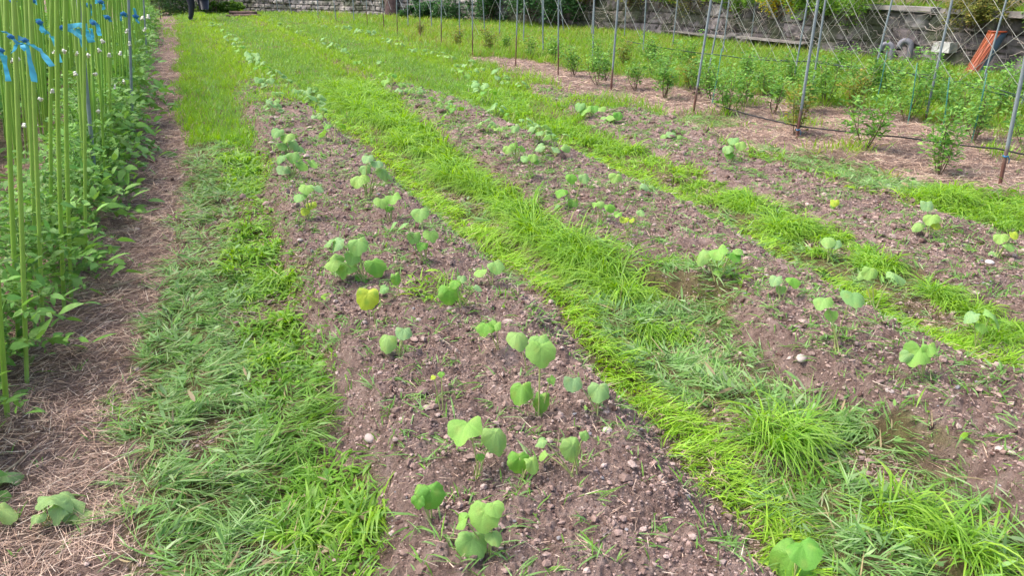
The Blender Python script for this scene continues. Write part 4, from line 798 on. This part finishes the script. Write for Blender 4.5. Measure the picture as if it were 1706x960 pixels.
o = sheet('orange_net', -.3, 1.25, .172, M_PLASTIC, (.42, .09, .03), 16, 12, (0.0, 1.02), .004); so_ = o.modifiers.new('thick', 'SOLIDIFY'); so_.thickness = .004
m_ = MB()
for a in np.linspace(-.3, 1.3, 9): m_.tube([matpt(a + .1 * math.sin(h * 7 + a * 9), h, .181) for h in np.linspace(0, 1.03, 9)], .005, 5, np.array([.55, .17, .06]) * (.6 + .6 * rs.rand()))
m_.tube([matpt(a, 1.02, .18) for a in np.linspace(-.3, 1.9, 9)], .014, 6, (.42, .08, .03)); m_.build('net_cord', M_PLASTIC, e)

# ------------------------------------------------------------ bushes on and before the walls
def bush(name, loc, rx, ry, rz, n, size, cols, label, cat='bush', group=None, seed=0, hang=0., twigs=8):
    R = np.random.RandomState(seed); e = empty(name, loc, 0, label, cat, group); cen = []
    for _ in range(26):
        d = R.randn(3); d /= np.linalg.norm(d); q = R.rand() ** .4; cen.append((d[0] * rx * q, d[1] * ry * q, rz * .9 + d[2] * rz * q, min(rx, ry, rz) * (.25 + .3 * R.rand())))
    V, Q, c_ = foliage(cen, n // 26, 1.0, size, cols, R, .45, -hang, .0); st = MB()
    for j in range(twigs):
        c = cen[R.randint(26)]; k = np.linspace(0, 1, 5)[:, None]; st.tube(np.array([R.randn() * rx * .2, R.randn() * ry * .2, -.05]) * (1 - k) + np.array(c[:3]) * k + np.array([.05, 0, .05]) * np.sin(k * PI), np.linspace(.014, .004, 5), 5, (.13, .09, .06))
    st.build('branches', M_STEM, e); mesh_np('foliage', V, Q, M_LEAF, c_, e); return e
br_ = ((.16, .32, .04), (.22, .40, .05), (.10, .22, .03)); dk = ((.045, .13, .035), (.07, .19, .05), (.03, .09, .03)); yl = ((.22, .26, .05), (.30, .26, .07), (.16, .19, .05)); fl = ((.6, .5, .03), (.2, .36, .04), (.55, .45, .03))
k = 0
WB = [(4.6, br_, .45, 'bright bush on the wall top beyond the right picture edge'), (5.9, br_, .5, 'bright bush on the wall top nearest the camera'), (7.1, br_, .5, 'bright bush spilling over the wall above the orange net'), (7.8, br_, .45, 'bright bush on the wall left of the orange net'), (9.0, yl, .38, 'dull olive bush beside the coping slabs'), (11.3, br_, .5, 'bright bush hanging over the wall left of the slabs'), (12.2, br_, .42, 'green bush on the wall behind the middle posts'), (13.1, fl, .32, 'bush with yellow flowers on the wall top'), (14.3, br_, .38, 'small green bush on the wall farther back'), (15.6, yl, .5, 'olive brown bush hanging low over the wall'), (16.8, br_, .5, 'green bush over the far part of the low wall'), (18.0, yl, .55, 'dry olive bush at the far part of the low wall'), (19.4, yl, .5, 'farthest olive bush on the low wall')]
for v, cols, s_, lb in WB:
    k += 1; bush('wall_bush', (wall_u(v) - .08, v, .70), s_ * .95, s_ * 1.45, s_ * .9, 3600, .055, cols, lb, 'bush', 'bushes on top of the low wall', 100 + k, .35 if 'hang' in lb or 'spill' in lb else .15)
for i, v in enumerate(np.arange(5, 20, 1.5)):
    k += 1; bush('wall_bush', (wall_u(v) + 1.5, v + .4, .75), .8, .9, .75, 1800, .09, br_ if i % 3 else dk, 'taller bush in the row standing behind the wall bushes', 'bush', 'taller bushes behind the wall bushes', 100 + k)
HB = [(985, 44, .8, .7, dk, 'dark hedge bush at the right end of the dark hedge'), (930, 43, .9, .8, dk, 'dark hedge bush second from the right'), (880, 42, 1.0, .9, dk, 'dark hedge bush in the middle of the hedge'), (830, 40, .9, .6, dk, 'dark hedge bush left of the middle'), (780, 36, 1.0, .5, dk, 'low dark bush near the dark end of the stone wall'), (720, 32, 1.0, .35, dk, 'lowest dark bush before the stone wall corner'),
      (385, 22, .45, .2, br_, 'low green shrub right of the stooping person'), (352, 24, .45, .22, br_, 'low green shrub touching the stooping person'), (405, 18, .4, .2, br_, 'low bright shrub before the left end of the stone wall'), (270, 26, .8, .8, ((.12, .24, .07), (.17, .3, .1)), 'tall grey green bush left of the person'), (298, 24, .7, .8, ((.12, .24, .07), (.16, .3, .08)), 'grey green bush behind the person'), (345, 12, 1.2, .9, ((.15, .12, .1), (.1, .2, .06)), 'brownish bush at the far end behind the person'), (235, 20, 1.0, 1.0, br_, 'green bush closing the tomato row')]
for px, py, w_, h_, cols, lb in HB:
    k += 1; p = G(px, py); p[:2] *= 1.01; bush('hedge_bush' if cols is dk else 'field_shrub', p, w_, w_ * .8, h_, 3600, .085, cols, lb, 'bush', 'dark hedge bushes' if cols is dk else None, 100 + k)
# dark post and pile
p = G(652, 27); mb = MB(); mb.tube([(0, 0, -.1), (0, .0, 1.7)], .2, 10, (.075, .05, .045)); o = mb.build('timber_post', M_STONE); at(o, p); tag(o, 'thick dark brown timber post at the end of the stone wall', 'post')
for i, (px, dz, rz_) in enumerate([(400, .05, .2), (412, .06, -.1), (406, .15, .1)]):
    mb = MB(); kk = np.linspace(-1, 1, 6); mb.tube(np.stack([.45 * kk, .03 * kk ** 2, .01 * np.sin(kk * 5)], -1), [.05, .06, .065, .06, .06, .05], 8, (.14, .09, .075)); o = mb.build('log', M_STONE); at(o, G(px, 29) + np.array([0, 0, dz]), rz_ - YAW); tag(o, ['dark log lying left in the small pile', 'dark log lying right in the small pile', 'dark log resting on top of the pile'][i], 'log', 'small log pile in the far grass')

# far path stake with rope by the path end
p = G(268, 32); mb = MB(); mb.tube([(0, 0, -.1), (.01, 0, .45)], .014, 6, (.06, .04, .035)); o = mb.build('wooden_peg', M_STONE); at(o, p); tag(o, 'dark wooden peg at the far end of the straw path', 'peg')

# ------------------------------------------------------------ person with bucket
def skin_obj(name, joints, bones, mat, parent, col):
    me = bpy.data.meshes.new(name); me.from_pydata([j[0] for j in joints], bones, []); me.update()
    at_ = me.color_attributes.new('Col', 'FLOAT_COLOR', 'POINT')
    for d_ in at_.data: d_.color = (*col, 1)
    o = bpy.data.objects.new(name, me); C.objects.link(o); o.parent = parent; me.materials.append(mat)
    m = o.modifiers.new('skin', 'SKIN'); m.use_smooth_shade = True
    for i_, j in enumerate(joints): r = j[1]; me.skin_vertices[0].data[i_].radius = r if isinstance(r, tuple) else (r, r)
    me.skin_vertices[0].data[0].use_root = True; s = o.modifiers.new('sub', 'SUBSURF'); s.levels = s.render_levels = 1; return o
def solidmat(name, col, rough=.8):
    m, n, out = newmat(name); p_ = node(n, 'ShaderNodeBsdfPrincipled'); no = node(n, 'ShaderNodeTexNoise'); no.inputs['Scale'].default_value = 20; r = node(n, 'ShaderNodeValToRGB')
    r.color_ramp.elements[0].color = (*[c * .7 for c in col], 1); r.color_ramp.elements[1].color = (*[c * 1.25 for c in col], 1); n.links.new(no.outputs[0], r.inputs[0]); n.links.new(r.outputs[0], p_.inputs['Base Color']); p_.inputs['Roughness'].default_value = rough; n.links.new(p_.outputs[0], out.inputs[0]); return m
P0 = G(321, 36); pe = empty('person', P0, -YAW, 'person in dark trousers stooping at the far end of the rows holding a bucket', 'person')
J = [((0, 0, .88), (.14, .11)), ((.10, 0, 1.06), (.13, .11)), ((.27, 0, 1.22), (.15, .12)), ((.37, 0, 1.28), .06), ((.45, -.0, 1.29), (.085, .09)), ((.53, 0, 1.24), (.075, .085)),
     ((0, -.09, .82), .095), ((.06, -.10, .46), .062), ((-.02, -.11, .08), .042), ((.13, -.11, .03), .035), ((0, .09, .82), .095), ((.03, .10, .46), .062), ((-.07, .11, .08), .042), ((.08, .11, .03), .035),
     ((.30, -.19, 1.2), .055), ((.33, -.2, .94), .042), ((.36, -.15, .76), .03), ((.37, -.13, .68), (.02, .035)), ((.30, .19, 1.2), .055), ((.34, .2, .94), .042), ((.38, .15, .76), .03), ((.39, .13, .68), (.02, .035))]
B = [(0, 1), (1, 2), (2, 3), (3, 4), (4, 5), (0, 6), (6, 7), (7, 8), (8, 9), (0, 10), (10, 11), (11, 12), (12, 13), (2, 14), (14, 15), (15, 16), (16, 17), (2, 18), (18, 19), (19, 20), (20, 21)]
skin_obj('body', J, B, solidmat('skin', (.45, .28, .2)), pe, (.45, .28, .2))
sc_ = lambda j, k_: (j[0], tuple(x * k_ for x in j[1]) if isinstance(j[1], tuple) else j[1] * k_)
idx = [0, 6, 7, 8, 10, 11, 12]; mp = {a: b for b, a in enumerate(idx)}; skin_obj('trousers', [sc_(J[i], 1.28) for i in idx], [(mp[a], mp[b]) for a, b in B if a in mp and b in mp], solidmat('trousers', (.028, .03, .045)), pe, (.03, .03, .04))
idx = [1, 0, 2, 14, 15, 16, 18, 19, 20]; mp = {a: b for b, a in enumerate(idx)}; skin_obj('jacket', [sc_(J[i], 1.18) for i in idx], [(mp[a], mp[b]) for a, b in B if a in mp and b in mp], solidmat('jacket', (.03, .045, .07)), pe, (.03, .04, .07))
mb = MB(); V0, F0 = ico(); mb.add(V0 * (.105, .1, .1) + (.45, 0, 1.335), F0, (.3, .3, .32)); k_ = np.linspace(0, 2 * PI, 20); mb.tube(np.stack([.47 + .14 * np.cos(k_), .13 * np.sin(k_), 1.30 + 0 * k_], -1), .02, 5, (.3, .3, .32)); mb.build('hat', M_PLAIN, pe)
for sy in (-.11, .11):
    mb = MB(); mb.tube([(-.07 + (.05 if sy < 0 else 0), sy, .16), (-.06 + (.05 if sy < 0 else 0), sy, .05), (.06, sy, .035), (.14 + (.03 if sy < 0 else 0), sy, .03)], [.058, .055, .048, .035], 8, (.03, .05, .07)); mb.build('boot', M_PLAIN, pe)
be = empty('bucket', P0 + np.array([cA * .40, -sA * .40, .36]), 0, 'black bucket with pale blue rim held by the stooping person', 'bucket')
mb = MB(); mb.tube([(0, 0, 0), (0, 0, .3)], [.13, .17], 20, (.02, .022, .03)); mb.build('pail', M_PLASTIC, be); mb = MB(); k_ = np.linspace(0, 2 * PI, 25); mb.tube(np.stack([.172 * np.cos(k_), .172 * np.sin(k_), .3 + 0 * k_], -1), .012, 6, (.25, .42, .5)); mb.build('rim', M_PLASTIC, be)
mb = MB(); k_ = np.linspace(0, PI, 11); mb.tube(np.stack([0 * k_, .165 * np.cos(k_), .3 + .1 * np.sin(k_)], -1), .006, 5, (.2, .3, .35)); mb.build('handle', M_PLAIN, be)
# a few long dry canes on the straw
for px, py, L_, rz_, lb in [(1590, 300, .75, -.45, 'long pale dry cane lying on the mulch below the nearest shrub'), (1560, 306, .6, -.5, 'shorter pale cane parallel to the long one on the mulch'), (235, 470, .28, .5, 'bent tan stick on the straw path'), (40, 775, .3, .8, 'pale stick beside the broad leafed plant'), (440, 505, .18, .6, 'curved yellow stem lying in the cut grass')]:
    mb = MB(); kk = np.linspace(-.5, .5, 6); mb.tube(np.stack([L_ * kk, .06 * L_ * np.sin(kk * 6), .004 + 0 * kk], -1), .0035 if L_ < .5 else .006, 5, (.45, .36, .24)); o = mb.build('dry_cane', M_DRY); at(o, G(px, py) + np.array([0, 0, .02]), rz_); tag(o, lb, 'cane')
